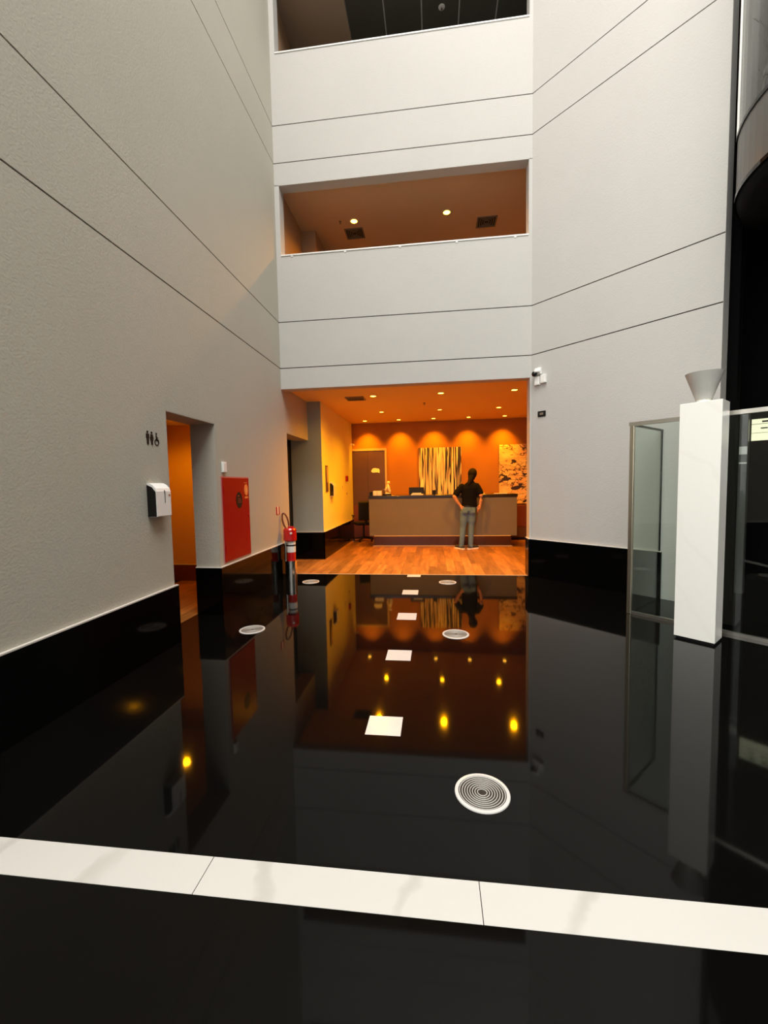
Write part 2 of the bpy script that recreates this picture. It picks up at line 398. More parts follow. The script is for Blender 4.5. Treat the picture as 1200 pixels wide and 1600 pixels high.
# ------------------------------------------------------------------ gallery fascias at the back of the atrium
def fascia(z0, z1, joints, idx, label):
    fe = sempty('wall_back', label, 'wall')
    s = NB(); bx(s, XL, 1.53, YF + 0.012, YF + 0.19, z0 + 0.0, z1 - 0.02); obj('core', s, 'joint', fe)
    edges = [z0] + joints + [z1]
    for i, (a, b) in enumerate(zip(edges[:-1], edges[1:])):
        s = NB(); bx(s, XL, 1.515, YF, YF + 0.012, a + (G if i else 0), b - (G if i < len(edges) - 2 else 0))
        obj('wall_panel', s, 'paint', fe)
    s = NB(); bx(s, XL, 1.515, YF, YF + 0.19, z0 - 0.008, z0); obj('soffit', s, 'paint', fe)
    return fe
f1 = fascia(3.12, 5.235, ZG[0:2], 1, 'grey lower gallery parapet above the reception opening')
f2 = fascia(6.343, 8.32, ZG[2:4], 2, 'pale upper gallery parapet with two thin joints')
f3 = fascia(9.43, CT, ZG[4:6], 3, 'topmost fascia above the upper gallery')
# narrow grey jamb strips beside the gallery openings
for (a, b) in ((5.235, 6.343), (8.32, 9.43)):
    s = NB(); bx(s, XL, -2.435, YF + 0.0, YF + 0.19, a, b); struct('trim_2' if a < 6 else 'trim_3', s, 'paint', 'narrow grey jamb left of the %s gallery opening' % ('lower' if a < 6 else 'upper'), 'trim')
    s = NB(); bx(s, 1.465, 1.62, YF + 0.0, YF + 0.19, a, b); struct('trim_4' if a < 6 else 'trim_5', s, 'paint', 'narrow grey jamb right of the %s gallery opening' % ('lower' if a < 6 else 'upper'), 'trim')
for z, lab in ((5.235, 'slim white metal rail on top of the lower gallery parapet'), (8.32, 'slim white metal rail on top of the upper gallery parapet')):
    t = thing('parapet_rail', lab, 'rail', (0, YF, z))
    s = NB(); bx(s, -2.432, 1.462, -0.012, 0.19, 0.0, 0.022, bev=0.004); obj('cap', s, 'plastic', t)
    for k in range(5 if z < 6 else 0):
        s = NB(); bx(s, -2.27 + k * 0.88, -2.235 + k * 0.88, -0.008, -0.001, -0.018, 0.001); obj('clip', s, 'plastic', t)

# ------------------------------------------------------------------ angled right wall
wr = NB(); bx(wr, 0.0, SE - 0.002, 0.012, 0.22, 0, CT, MR)
wall_right = struct('wall_right', wr, 'joint', 'angled grey right wall with thin horizontal joints')
for a, b in zip([0] + ZG, zz):
    s = NB(); bx(s, 0.0, SE, 0, 0.012, a + (G if a else 0), b - G, MR)
    obj('wall_panel', s, 'paint', wall_right)
s = NB(); bx(s, SE - 0.002, SE, 0.0, 0.22, 0, CT, MR); bx(s, 0, SE, 0.22, 0.225, 0, CT, MR); obj('wall_end', s, 'paint', wall_right)
# lobby-side jamb, straight back from the corner
s = NB(); bx(s, 1.492, 1.62, YF + 0.001, YF + 0.20, 0, 3.12); struct('trim_6', s, 'paint', 'right jamb of the wide reception opening', 'trim')
base('baseboard_right', [(MR, -0.02, 1.82, -D, 0.0, 0.595), (1.472, 1.492, 6.80, 7.03, 0.595)], 'black granite baseboard under the angled right wall', 0.595)

# ------------------------------------------------------------------ lobby shell
s = NB(); bx(s, -3.3, XY, YG, YG + 0.15, 0, C1 + 0.1); struct('wall_passage', s, mat('passage_grey_paint', (0.30, 0.36, 0.33), 0.8, spec=0.2), 'grey wall facing the atrium beside the dark passage, left of the lobby')
s = NB(); bx(s, XY - 0.15, XY, YG + 0.15, YB + 0.1, 0, C1 + 0.1); bx(s, XY - 0.001, XY + 0.002, YG + 0.001, YG + 0.151, 0, C1); struct('wall_lobby_left', s, 'cream', 'cream wall glowing yellow at the left of the lobby')
s = NB(); bx(s, XY - 0.2, 3.4, YB, YB + 0.15, 0, C1 + 0.1); struct('wall_lobby_back', s, 'brown', 'tan back wall of the lobby washed by downlights')
s = NB(); bx(s, 3.3, 3.45, 7.4, YB, 0, C1 + 0.1); struct('wall_lobby_right', s, 'brown', 'tan side wall of the lobby behind the angled wall')
s = NB(); bx(s, -2.8, 3.4, YF + 0.19, YB + 0.1, C1, C1 + 0.12); struct('ceiling', s, 'lobbyceil', 'flat plaster ceiling of the reception lobby', 'ceiling')
base('baseboard_lobby', [(-2.9, XY + 0.02, YG - 0.022, YG), (XY, XY + 0.02, YG - 0.022, YB)], 'black baseboard turning the corner beside the lobby')
s = NB(); bx(s, XY + 0.02, 3.3, YB - 0.015, YB, 0, 0.14); struct('baseboard_back', s, 'wooddk', 'low dark skirting on the lobby back wall', 'baseboard')
# dark passage door
d = thing('door_2', 'black door in the dark passage behind the fire extinguisher', 'door', (-2.88, 7.65, 0)); d['kind'] = 'structure'
s = NB(); bx(s, -0.04, 0.0, -0.60, 0.60, 0, 2.415); obj('leaf', s, 'blackmat', d)
s = NB(); bx(s, -0.03, 0.012, -0.61, -0.56, 0, 2.42); bx(s, -0.03, 0.012, 0.56, 0.61, 0, 2.42); obj('door_frame', s, 'blackgl', d)
s = NB(); tube(s, [(0.005, -0.45, 1.02), (0.05, -0.45, 1.02), (0.05, -0.33, 1.02)], 0.009); obj('handle', s, 'steel', d)

# ------------------------------------------------------------------ upper galleries
M['galleryceil'] = mat('gallery_ceiling_paint', (0.66, 0.46, 0.28), 0.8, spec=0.2)
M['gallerytan'] = mat('gallery_tan_paint', (0.42, 0.26, 0.15), 0.8, spec=0.2)
def gallery(zc, z_fl, ymax, label, wallm='gallerytan'):
    s = NB(); bx(s, XL, 1.6, YF + 0.19, ymax, z_fl - 0.3, z_fl); struct('floor', s, 'blackmat', 'floor slab of the ' + label, 'floor')
    s = NB(); bx(s, XL - 0.12, XL, YF + 0.19, ymax, z_fl, zc + 0.1); bx(s, 2.6, 2.72, 7.4, ymax, z_fl, zc + 0.1); bx(s, XL, 2.72, ymax, ymax + 0.12, z_fl, zc + 0.1)
    struct('wall_gallery', s, wallm, 'side and back walls of the ' + label)
gallery(C2, 4.15, 11.6, 'lower gallery corridor'); gallery(C3, 7.3, 11.6, 'upper gallery corridor')
s = NB(); bx(s, XL, 2.7, YF + 0.19, 11.6, C2, C2 + 0.12); struct('ceiling', s, 'galleryceil', 'brown-lit plaster ceiling of the lower gallery', 'ceiling')
s = NB(); bx(s, XL, XY, YG, 11.6, 4.15, C2); struct('wall_gallery_block', s, 'gallerytan', 'boxed wall corner at the left of the lower gallery')
ce = sempty('ceiling', 'dark panelled ceiling of the upper gallery with pale joints', 'ceiling')
s = NB(); bx(s, XL, 2.7, YF + 0.19, 11.6, C3 + 0.004, C3 + 0.12); obj('backing', s, 'edge', ce)
s = NB(); bx(s, XL, -1.392, YF + 0.19, 11.6, C3 - 0.03, C3 + 0.02); obj('plaster_strip', s, mat('brown_plaster', (0.42, 0.30, 0.20), 0.8), ce)
x = -1.38
while x < 2.6:
    for y0 in (7.04, 9.3):
        s = NB(); bx(s, x, x + 0.609, y0, y0 + 2.24, C3 - 0.006, C3 + 0.0035); obj('ceiling_tile', s, 'slate', ce)
    x += 0.6315
def ceiling_rose(loc, r, label, name='sprinkler', cat='sprinkler', m='label'):
    t = thing(name, label, cat, loc)
    s = NB(); lathe(s, [(0, 0), (r, 0), (r, -0.006), (r * 0.7, -0.012), (0, -0.012)]); obj('rosette', s, m, t, smooth=False)
    s = NB(); lathe(s, [(0.008, -0.012), (0.008, -0.035), (0.018, -0.037), (0.018, -0.041), (0, -0.041)], 12); obj('nozzle', s, 'vent', t)
    return t
ceiling_rose((0.21, 7.66, C3), 0.055, 'pale round sprinkler rose on the dark panelled gallery ceiling')
ceiling_rose((-0.185, 8.88, C1), 0.028, 'small sprinkler on the lobby ceiling between the downlights', m='vent')
ceiling_rose((-1.70, 8.065, C2), 0.025, 'small sprinkler beside the left downlight of the lower gallery', m='vent')

def vent(cx, cy, z, sx, sy, label, rz=0):
    t = thing('ceiling_vent', label, 'vent', (cx, cy, z), rz)
    s = NB(); a, b, k = sx / 2, sy / 2, 0.028
    bx(s, -a, a, -b, -b + k, -0.014, -0.001); bx(s, -a, a, b - k, b, -0.014, -0.001); bx(s, -a, -a + k, -b + k, b - k, -0.014, -0.001); bx(s, a - k, a, -b + k, b - k, -0.014, -0.001)
    obj('frame', s, 'vent', t)
    s = NB(); bx(s, -a + k, a - k, -b + k, b - k, -0.003, -0.001); obj('backing', s, 'ventd', t)
    n = 4
    for i in range(1, n):
        q = i / n; s = NB(); aa, bb = (a - k) * q, (b - k) * q
        for (x0, x1, y0, y1) in ((-aa, aa, -bb - 0.012, -bb), (-aa, aa, bb, bb + 0.012), (-aa - 0.012, -aa, -bb, bb), (aa, aa + 0.012, -bb, bb)):
            bx(s, x0, x1, y0, y1, -0.012, -0.004)
        obj('louver', s, 'vent', t)
    return t
vent(-1.50, 8.47, C2, 0.36, 0.34, 'square ceiling vent below the left lamp of the lower gallery')
vent(1.04, 8.48, C2, 0.37, 0.33, 'square ceiling vent at the right end of the lower gallery')
vent(-1.50, 8.14, C1, 0.36, 0.33, 'dark rectangular vent in the lobby ceiling')

dl = None
def downlight(x, y, z, power, label, group, angle=125, blend=0.5, glow='lamp', sz=0.045, tilt=0.0):
    t = thing('downlight', label, 'ceiling light', (x, y, z), 0, group)
    s = NB(); lathe(s, [(sz, 0.0), (sz * 1.35, 0.0), (sz * 1.35, -0.006), (sz, -0.008)], 24, close=True); obj('trim_ring', s, 'trimring', t)
    s = NB(); lathe(s, [(0, -0.003), (sz, -0.003), (sz, -0.001), (0, -0.001)], 20); obj('bulb', s, glow, t)
    if power: spot('downlight_beam', (0, 0, -0.02), power, angle, blend, 0.04, parent=t).rotation_euler = (tilt, 0, 0)
    return t
grp = 'downlights in the lobby ceiling'
for x, n_ in ((-1.79, 'first'), (-0.9, 'second'), (0.0, 'middle'), (0.89, 'fourth'), (1.79, 'fifth')):
    downlight(x, 11.0, C1, 185, 'small orange downlight close to the tan back wall, %s from the left' % n_, grp, 80, 1.0, tilt=0.42)
for x, n_, g_ in ((-1.19, 'left', 'lamp'), (0.143, 'centre', 'lampdim'), (1.456, 'right', 'lamp')):
    downlight(x, 9.75, C1, 210 if g_ == 'lamp' else 120, 'orange downlight above the reception counter, %s of three' % n_, grp, 140, 1.0, g_)
for x, n_ in ((-1.13, 'left'), (0.142, 'centre'), (1.47, 'right')):
    downlight(x, 7.98, C1, 320, 'bright orange downlight nearest the atrium, %s of three' % n_, grp, 160, 1.0, 'lamp', 0.052)
for x, y, n_ in ((-1.443, 8.09, 'left'), (0.281, 8.09, 'right')):
    downlight(x, y, C2, 130, '%s glowing downlight in the ceiling of the lower gallery' % n_, 'downlights in the lower gallery', 150, 0.6, 'lamp', 0.06)
downlight(-3.62, 5.45, 2.5, 42, 'orange downlight in the restroom corridor ceiling', 'downlight in the corridor', 160, 0.6, 'lamp', 0.06)
spot('upper_gallery_fill', (-1.9, 9.3, 9.3), 45, 160, 1.0, 0.1)  # added warm fill for the upper gallery, has no fitting
for x in (-1.2, 1.0): spot('lower_gallery_back_fill', (x, 9.4, 5.4), 420, 160, 1.0, 0.1)  # extra warm fill spots without fittings, added to brighten the lower gallery

# ------------------------------------------------------------------ atrium envelope out of view
s = NB(); bx(s, XL - 0.3, 9.0, -7.2, -7.0, 0, CT); struct('wall_front', s, 'paint', 'plain grey wall behind the photographer')
s = NB(); bx(s, 8.8, 9.0, -7.0, 6.0, 0, CT); struct('wall_far_right', s, 'blackmat', 'dark wall far to the right beyond the elevator')
s = NB(); bx(s, XL - 0.3, 9.0, -7.2, YF + 0.2, CT, CT + 0.2); struct('ceiling', s, 'white', 'atrium ceiling high above with the skylight', 'ceiling')

# ------------------------------------------------------------------ floor uplights
def floor_light(x, y, label, rz=0.0, tilt=0):
    t = thing('floor_grille', label, 'floor vent', (x, y, 0), rz, 'round metal grilles set in the black floor')
    R = 0.132
    s = NB(); lathe(s, [(R * 0.86, 0.0), (R, 0.0), (R * 0.99, 0.005), (R * 0.87, 0.006)], 48, close=True); obj('rim', s, 'tile', t, smooth=False)
    s = NB(); lathe(s, [(0, 0.0003), (R * 0.86, 0.0003), (R * 0.86, 0.001), (0, 0.001)], 48); obj('dark_well', s, 'ventd', t)
    n = 8
    for k in range(n):
        r = R * (0.17 + 0.65 * k / (n - 1)); s = NB()
        lathe(s, [(r - 0.0017, 0.001), (r + 0.0017, 0.001), (r + 0.0017, 0.0045), (r - 0.0017, 0.0045)], 40, close=True); obj('ring', s, 'bowl', t)
    return t
floor_light(0.216, 1.975, 'nearest and largest round grille with white rim, beyond the marble strip')
floor_light(0.198, 4.13, 'second round floor grille behind the nearest, in the middle of the black floor')
floor_light(0.188, 6.34, 'small round floor grille by the wood floor edge, right of the white tiles')
floor_light(-1.918, 4.12, 'round floor grille by the left baseboard, before the red cabinet')
floor_light(-1.935, 6.295, 'round floor grille beside the fire extinguisher stand')

# ------------------------------------------------------------------ left wall fittings (local: -y faces out of the wall, +x runs deeper)
RL = PI / 2
t = thing('towel_dispenser', 'white paper dispenser with black side on the left wall by the doorway', 'dispenser', (XL, 3.52, 1.25), RL)
prof = [(0.0, 0.0), (-0.082, 0.0), (-0.088, 0.006), (-0.088, 0.225), (-0.080, 0.252), (-0.05, 0.285), (-0.02, 0.30), (0.0, 0.30)]
s = NB(); prism(s, prof, -0.098, 0.100, 'x'); obj('cover', s, 'plastic', t)
s = NB(); prism(s, [(0.0, 0.003), (-0.080, 0.003), (-0.080, 0.222), (-0.045, 0.265), (0.0, 0.285)], -0.104, -0.0982, 'x')
o = obj('side_panel', s, 'blackgl', t); o['label'] = 'black side panel'
s = NB(); prism(s, [(0.0, 0.003), (-0.080, 0.003), (-0.080, 0.222), (-0.045, 0.265), (0.0, 0.285)], 0.1002, 0.105, 'x')
o = obj('side_panel', s, 'blackgl', t); o['label'] = 'black side panel'
s = NB(); prism(s, [(0.012, 0.12), (0.017, 0.12), (0.020, 0.20), (0.016, 0.235), (0.006, 0.235), (0.012, 0.20)], -0.0905, -0.0875, 'y'); obj('window_slot', s, 'blackmat', t)
s = NB(); lathe(s, [(0, 0), (0.011, 0), (0.011, 0.003), (0, 0.003)], 16, Matrix.Translation((0.078, -0.088, 0.19)) @ Matrix.Rotation(PI / 2, 4, 'X')); obj('lock', s, 'brass', t)

t = thing('restroom_sign', 'black man, woman and wheelchair symbols on the left wall', 'sign', (XL, 3.53, 1.895), RL)
def flat_disc(bm, cx, cz, r, seg=20, r0=0.0):
    mt = Matrix.Translation((cx, -0.001, cz)) @ Matrix.Rotation(PI / 2, 4, 'X')
    if r0: lathe(bm, [(r0, 0), (r, 0), (r, 0.004), (r0, 0.004)], seg, mt, close=True)
    else: lathe(bm, [(0, 0), (r, 0), (r, 0.004), (0, 0.004)], seg, mt)
def fp(bm, pts): prism(bm, pts, -0.005, -0.001, 'y')
s = NB(); cx = -0.066; flat_disc(s, cx, 0.109, 0.0105)
fp(s, [(cx - 0.019, 0.094), (cx + 0.019, 0.094), (cx + 0.021, 0.055), (cx + 0.014, 0.055), (cx + 0.011, 0.0), (cx - 0.011, 0.0), (cx - 0.014, 0.055), (cx - 0.021, 0.055)]); obj('man_symbol', s, 'blackmat', t)
s = NB(); cx = -0.012; flat_disc(s, cx, 0.107, 0.0105)
fp(s, [(cx - 0.014, 0.093), (cx + 0.014, 0.093), (cx + 0.024, 0.055), (cx + 0.017, 0.050), (cx + 0.020, 0.035), (cx + 0.010, 0.035), (cx + 0.010, 0.0), (cx - 0.010, 0.0), (cx - 0.010, 0.035), (cx - 0.020, 0.035), (cx - 0.017, 0.05), (cx - 0.024, 0.055)]); obj('woman_symbol', s, 'blackmat', t)
s = NB(); cx = 0.052; flat_disc(s, cx, 0.104, 0.009); flat_disc(s, cx + 0.002, 0.028, 0.030, 28, 0.023)
fp(s, [(cx - 0.008, 0.092), (cx + 0.005, 0.092), (cx + 0.007, 0.075), (cx + 0.022, 0.072), (cx + 0.022, 0.066), (cx + 0.008, 0.066), (cx + 0.009, 0.054), (cx + 0.026, 0.052), (cx + 0.036, 0.022), (cx + 0.028, 0.020), (cx + 0.020, 0.042), (cx - 0.008, 0.042)]); obj('wheelchair_symbol', s, 'blackmat', t)

t = thing('wall_sensor', 'small white wall box above the red fire cabinet', 'wall box', (XL, 4.78, 1.68), RL)
s = NB(); bx(s, -0.038, 0.038, -0.032, 0.0, 0, 0.125, bev=0.006); obj('housing', s, 'plastic', t)
s = NB(); bx(s, -0.018, 0.018, -0.034, -0.032, 0.07, 0.11); obj('lens', s, 'label', t)

t = thing('fire_cabinet', 'red fire hose cabinet door on the left wall', 'cabinet', (XL, 5.08, 0.60), RL)
s = NB(); bx(s, -0.37, 0.37, -0.006, 0.0, -0.015, 1.035); obj('frame', s, 'pink', t)
s = NB(); bx(s, -0.352, 0.352, -0.016, -0.006, 0.002, 1.018, bev=0.003); obj('door', s, 'red', t)
dd = [o for o in t.children if o.name.startswith('door')][0]
s = NB()
def oval(bm, cx, cz, a, b, y0, y1, seg=28, mtx=None): prism(bm, [(cx + a * math.cos(2 * PI * k / seg), cz + b * math.sin(2 * PI * k / seg)) for k in range(seg)], y0, y1, 'y', mtx)
oval(s, 0.055, 0.735, 0.085, 0.105, -0.0185, -0.016); o = obj('black_emblem', s, 'blackmat', dd); o['label'] = 'black oval emblem with pale lines'
s = NB()
for k in range(3): bx(s, 0.02 - 0.0, 0.115 - k * 0.01, -0.0195, -0.0185, 0.705 + k * 0.022, 0.711 + k * 0.022)
bx(s, 0.02, 0.05, -0.0195, -0.0185, 0.78, 0.80); obj('emblem_lettering', s, mat('worn_red_print', (0.35, 0.08, 0.06), 0.6), dd)
s = NB(); oval(s, 0.265, 0.865, 0.052, 0.075, -0.0185, -0.016); o = obj('orange_sticker', s, 'orange', dd)
s = NB(); bx(s, 0.225, 0.31, -0.0185, -0.016, 0.75, 0.775); obj('sticker_caption', s, 'orange', dd)
s = NB(); bx(s, 0.205, 0.30, -0.0185, -0.016, 0.955, 0.962); obj('sticker_line', s, 'orange', dd)
s = NB(); bx(s, 0.258, 0.282, -0.0195, -0.0185, 0.835, 0.885); obj('sticker_mark', s, mat('sticker_print', (0.9, 0.45, 0.15), 0.6), dd)
s = NB(); bx(s, -0.34, -0.325, -0.02, -0.016, 0.1, 0.2); obj('hinge', s, 'red', dd)
s = NB(); bx(s, -0.34, -0.325, -0.02, -0.016, 0.82, 0.92); obj('hinge', s, 'red', dd)
s = NB(); bx(s, 0.30, 0.335, -0.022, -0.016, 0.50, 0.53); obj('latch', s, 'red', dd)

# ------------------------------------------------------------------ fire extinguisher, stand and sign
t = thing('extinguisher_stand', 'polished steel stand holding the red fire extinguisher', 'stand', (-2.36, 6.62, 0))
s = NB(); lathe(s, [(0.088, 0.0), (0.095, 0.0), (0.095, 0.26), (0.099, 0.265), (0.099, 0.28), (0.088, 0.28)], 36, close=True); obj('ring_base', s, 'chrome', t)
s = NB(); lathe(s, [(0, 0.002), (0.088, 0.002), (0.088, 0.02), (0, 0.02)], 36); obj('base_plate', s, 'steel', t)
s = NB(); tube(s, [(-0.082, -0.03, 0.27), (-0.082, -0.03, 0.66)], 0.012, 14); obj('post', s, 'chrome', t)
s = NB(); tube(s, [(-0.065, -0.065, 0.27), (-0.065, -0.065, 0.66)], 0.017, 14); obj('post', s, 'chrome', t)
t = thing('fire_extinguisher', 'red fire extinguisher with white label on the steel stand', 'fire extinguisher', (-2.36, 6.62, 0.02))
s = NB(); lathe(s, [(0, 0), (0.06, 0), (0.068, 0.02), (0.068, 0.60), (0.055, 0.66), (0.025, 0.70), (0.02, 0.74), (0, 0.74)], 32, Matrix.Translation((0.012, 0, 0))); obj('cylinder', s, 'redg', t, smooth=False)
s = NB(); lathe(s, [(0.1, 0.585), (0.108, 0.60), (0.106, 0.77), (0.09, 0.795), (0.05, 0.80), (0, 0.80)], 32, Matrix.Translation((-0.005, 0, 0))); o = obj('shroud', s, 'redg', t)
s = NB(); lathe(s, [(0.0695, 0.40), (0.0705, 0.40), (0.0705, 0.585), (0.0695, 0.585)], 32, Matrix.Translation((0.012, 0, 0)), close=True); obj('label_wrap', s, 'label', t)
s = NB(); lathe(s, [(0.0706, 0.50), (0.0712, 0.50), (0.0712, 0.525), (0.0706, 0.525)], 32, Matrix.Translation((0.012, 0, 0)), close=True); obj('label_band', s, 'blackmat', t)
s = NB(); tube(s, [(-0.075 + 0.062 * math.cos(a) * 0.8 , 0.0 + 0.062 * math.cos(a) * 0.2, 0.91 + 0.11 * math.sin(a) - 0.07 * math.cos(a)) for a in [2 * PI * k / 24 for k in range(25)]], 0.014, 8); obj('hose', s, 'wooddk', t, smooth=True)
s = NB(); bx(s, -0.03, 0.06, -0.012, 0.012, 0.80, 0.825, bev=0.004); bx(s, -0.01, 0.02, -0.014, 0.014, 0.78, 0.80); obj('handle', s, 'redg', t)
s = NB(); lathe(s, [(0, 0), (0.018, 0), (0.018, 0.008), (0, 0.008)], 16, Matrix.Translation((0.05, -0.10, 0.72)) @ Matrix.Rotation(PI / 2, 4, 'X')); obj('gauge', s, 'label', t)
t = thing('extinguisher_sign', 'small red and white sign on the wall above the extinguisher', 'sign', (XL, 6.50, 1.045), RL)
s = NB(); bx(s, -0.07, -0.028, -0.004, 0, 0, 0.13); bx(s, 0.028, 0.07, -0.004, 0, 0, 0.13); bx(s, -0.028, 0.028, -0.004, 0, 0.0, 0.006); obj('red_band', s, 'red', t)
s = NB(); bx(s, -0.028, 0.028, -0.004, 0, 0.006, 0.13); obj('white_band', s, 'label', t)

# ------------------------------------------------------------------ right wall fittings (local -y faces the room)
t = thing('security_camera', 'small white dome camera at the top of the angled wall', 'camera', tuple(W(0.13, 0, 3.145)), TH)
s = NB(); bx(s, -0.05, 0.05, -0.05, 0.0, -0.02, 0.08, bev=0.01); obj('bracket', s, 'plastic', t)
s = NB(); bmesh.ops.create_uvsphere(s, u_segments=16, v_segments=10, radius=0.042, matrix=Matrix.Translation((-0.035, -0.075, -0.01))); obj('lens_dome', s, 'blackgl', t, smooth=True)
s = NB(); lathe(s, [(0.03, 0), (0.047, 0.0), (0.05, 0.02), (0.045, 0.045), (0, 0.06)], 20, Matrix.Translation((0.0, -0.06, 0.0))); obj('housing', s, 'plastic', t, smooth=True)
for s_, lab in ((0.115, 'left white junction box under the dome camera'), (0.215, 'right white junction box beside the dome camera')):
    t = thing('junction_box', lab, 'wall box', tuple(W(s_, 0, 2.97 + (0.0 if s_ < 0.2 else 0.015))), TH)
    s = NB(); bx(s, -0.042, 0.042, -0.045, 0, 0, 0.125, bev=0.005); obj('housing', s, 'plastic', t)
    s = NB(); bx(s, -0.034, 0.034, -0.048, -0.045, 0.01, 0.115); obj('lid', s, 'plastic', t)
t = thing('wall_plate', 'small black plate on the angled wall below the dome camera', 'wall plate', tuple(W(0.18, 0, 2.49)), TH)
s = NB(); bx(s, -0.065, 0.065, -0.014, 0, 0, 0.085, bev=0.004); obj('plate', s, 'blackmat', t)
s = NB(); bx(s, -0.03, 0.03, -0.017, -0.014, 0.025, 0.06); obj('insert', s, 'vent', t)

# ------------------------------------------------------------------ glass enclosure round the elevator (local frame: x along the angled wall, origin at the post)
P0 = Vector((2.172, 4.937, 0)); GH = 2.09
t = thing('glass_enclosure', 'frameless glass screen with metal post and rails around the elevator', 'glass screen', tuple(P0), TH)
s = NB(); bx(s, -0.022, 0.022, -0.022, 0.022, 0, GH, bev=0.004); o = obj('post', s, 'brass', t)
s = NB(); bx(s, -0.03, 3.2, -0.022, 0.022, GH, GH + 0.04); o = obj('top_rail', s, 'steel', t)
s = NB(); bx(s, 0.022, 3.2, -0.018, 0.018, 0, 0.03); o = obj('bottom_rail', s, 'steel', t)
s = NB(); bx(s, 0.026, 3.2, -0.004, 0.004, 0.03, GH); obj('glass_pane', s, 'glass', t)
s = NB(); bx(s, -0.004, 0.004, 0.026, 0.895, 0.012, GH); o = obj('glass_pane', s, 'glass', t)
s = NB(); bx(s, -0.012, 0.012, 0.022, 0.90, GH, GH + 0.022); o = obj('side_rail', s, 'blackgl', t)
s = NB(); bx(s, -0.006, 0.006, 0.022, 0.90, 0.0, 0.012); o = obj('side_sill', s, 'blackgl', t)
s = NB(); bx(s, -0.010, 0.010, 0.885, 0.898, 0.012, GH); o = obj('wall_channel', s, 'blackgl', t)

# ------------------------------------------------------------------ marble pillar with bowl
cpt = Vector((2.477, 3.982, 0))     # front corner
t = thing('marble_pillar', 'tall square white marble pillar on the black floor', 'pillar', tuple(cpt), TH)
s = NB(); bx(s, -0.315, 0.0, 0.0, 0.235, 0.022, 2.185, bev=0.003); obj('shaft', s, 'pillar', t)
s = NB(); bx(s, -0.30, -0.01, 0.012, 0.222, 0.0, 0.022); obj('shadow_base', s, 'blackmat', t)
bc = cpt + Matrix.Rotation(TH, 3, 'Z') @ Vector((-0.165, 0.118, 0))
t = thing('bowl_lamp', 'grey conical bowl standing on the white pillar', 'bowl', (bc.x, bc.y, 2.185))
s = NB(); lathe(s, [(0.062, 0.028), (0.145, 0.268), (0.139, 0.270), (0.057, 0.04)], 48, close=True); obj('bowl', s, 'bowl', t)
s = NB(); lathe(s, [(0, 0), (0.056, 0), (0.058, 0.006), (0.056, 0.036), (0, 0.036)], 40); obj('foot', s, 'pillar', t)

# ------------------------------------------------------------------ elevator behind the glass
s = NB(); bx(s, SE - 0.45, SE - 0.40, 0.226, 2.1, 0, CT, MR); bx(s, SE - 0.45, 7.0, 2.1, 2.25, 0, CT, MR); struct('wall_shaft', s, 'shaftblack', 'black elevator shaft walls beyond the end of the angled wall')
def rail(name, s0, t0, label, wdt, dep, m, z0=0, z1=CT):
    t = thing(name, label, 'rail', tuple(W(s0, t0, z0)), TH)
    s = NB(); bx(s, -wdt / 2, wdt / 2, -dep / 2, dep / 2, 0, z1 - z0); obj('beam', s, m, t)
    return t
g1 = rail('guide_rail', SE - 0.005, 0.53, 'black vertical steel jamb at the end of the angled wall', 0.11, 0.14, 'shaftblack')
s = NB(); bx(s, -0.042, -0.04, -0.05, 0.05, 0, CT); obj('flange', s, 'shaftblack', g1)
g2 = rail('guide_rail', SE - 0.055, 0.95, 'thin steel elevator guide rail with small brackets', 0.05, 0.05, 'blackgl')
s = NB(); bx(s, 0.03, 0.042, -0.03, -0.02, 2.3, 4.3); obj('light_edge', s, 'cabgrey', g2)
for z in (2.02, 3.4, 3.95):
    s = NB(); lathe(s, [(0, 0), (0.018, 0), (0.018, 0.02), (0, 0.02)], 12, Matrix.Translation((0.0, -0.026, z)) @ Matrix.Rotation(PI / 2, 4, 'X')); obj('bolt', s, 'chrome', g2)
g3 = rail('guide_rail', SE + 0.03, 1.05, 'wider grey steel column seen through the glass right of the pillar', 0.085, 0.10, 'cabgrey', 0, 2.35)
s = NB(); bx(s, -0.04, 0.04, -0.056, -0.05, 1.80, 1.90); obj('bracket', s, 'label', g3)
s = NB(); bx(s, -0.04, 0.04, -0.056, -0.05, 1.68, 1.70); obj('bracket', s, 'label', g3)
t = thing('reflection_panel', 'pale glowing panel with dark slots, standing in for a reflection in the elevator glass', 'panel', tuple(W(SE + 0.085, 1.10, 1.97)), TH)  # glowing panel added where the elevator glass shows a reflection
s = NB(); bx(s, 0, 0.9, 0.0, 0.02, 0, 0.27); obj('panel', s, 'reflected', t)  # glowing stand-in for the reflection
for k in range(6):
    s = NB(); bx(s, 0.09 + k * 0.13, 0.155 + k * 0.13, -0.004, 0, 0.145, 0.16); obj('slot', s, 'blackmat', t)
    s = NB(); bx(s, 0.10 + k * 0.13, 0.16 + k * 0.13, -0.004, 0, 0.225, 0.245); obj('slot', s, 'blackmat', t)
s = NB(); bx(s, 0, 0.9, -0.003, 0, 0.094, 0.098); bx(s, 0, 0.9, -0.003, 0, 0.205, 0.21); obj('seam', s, 'blackmat', t)

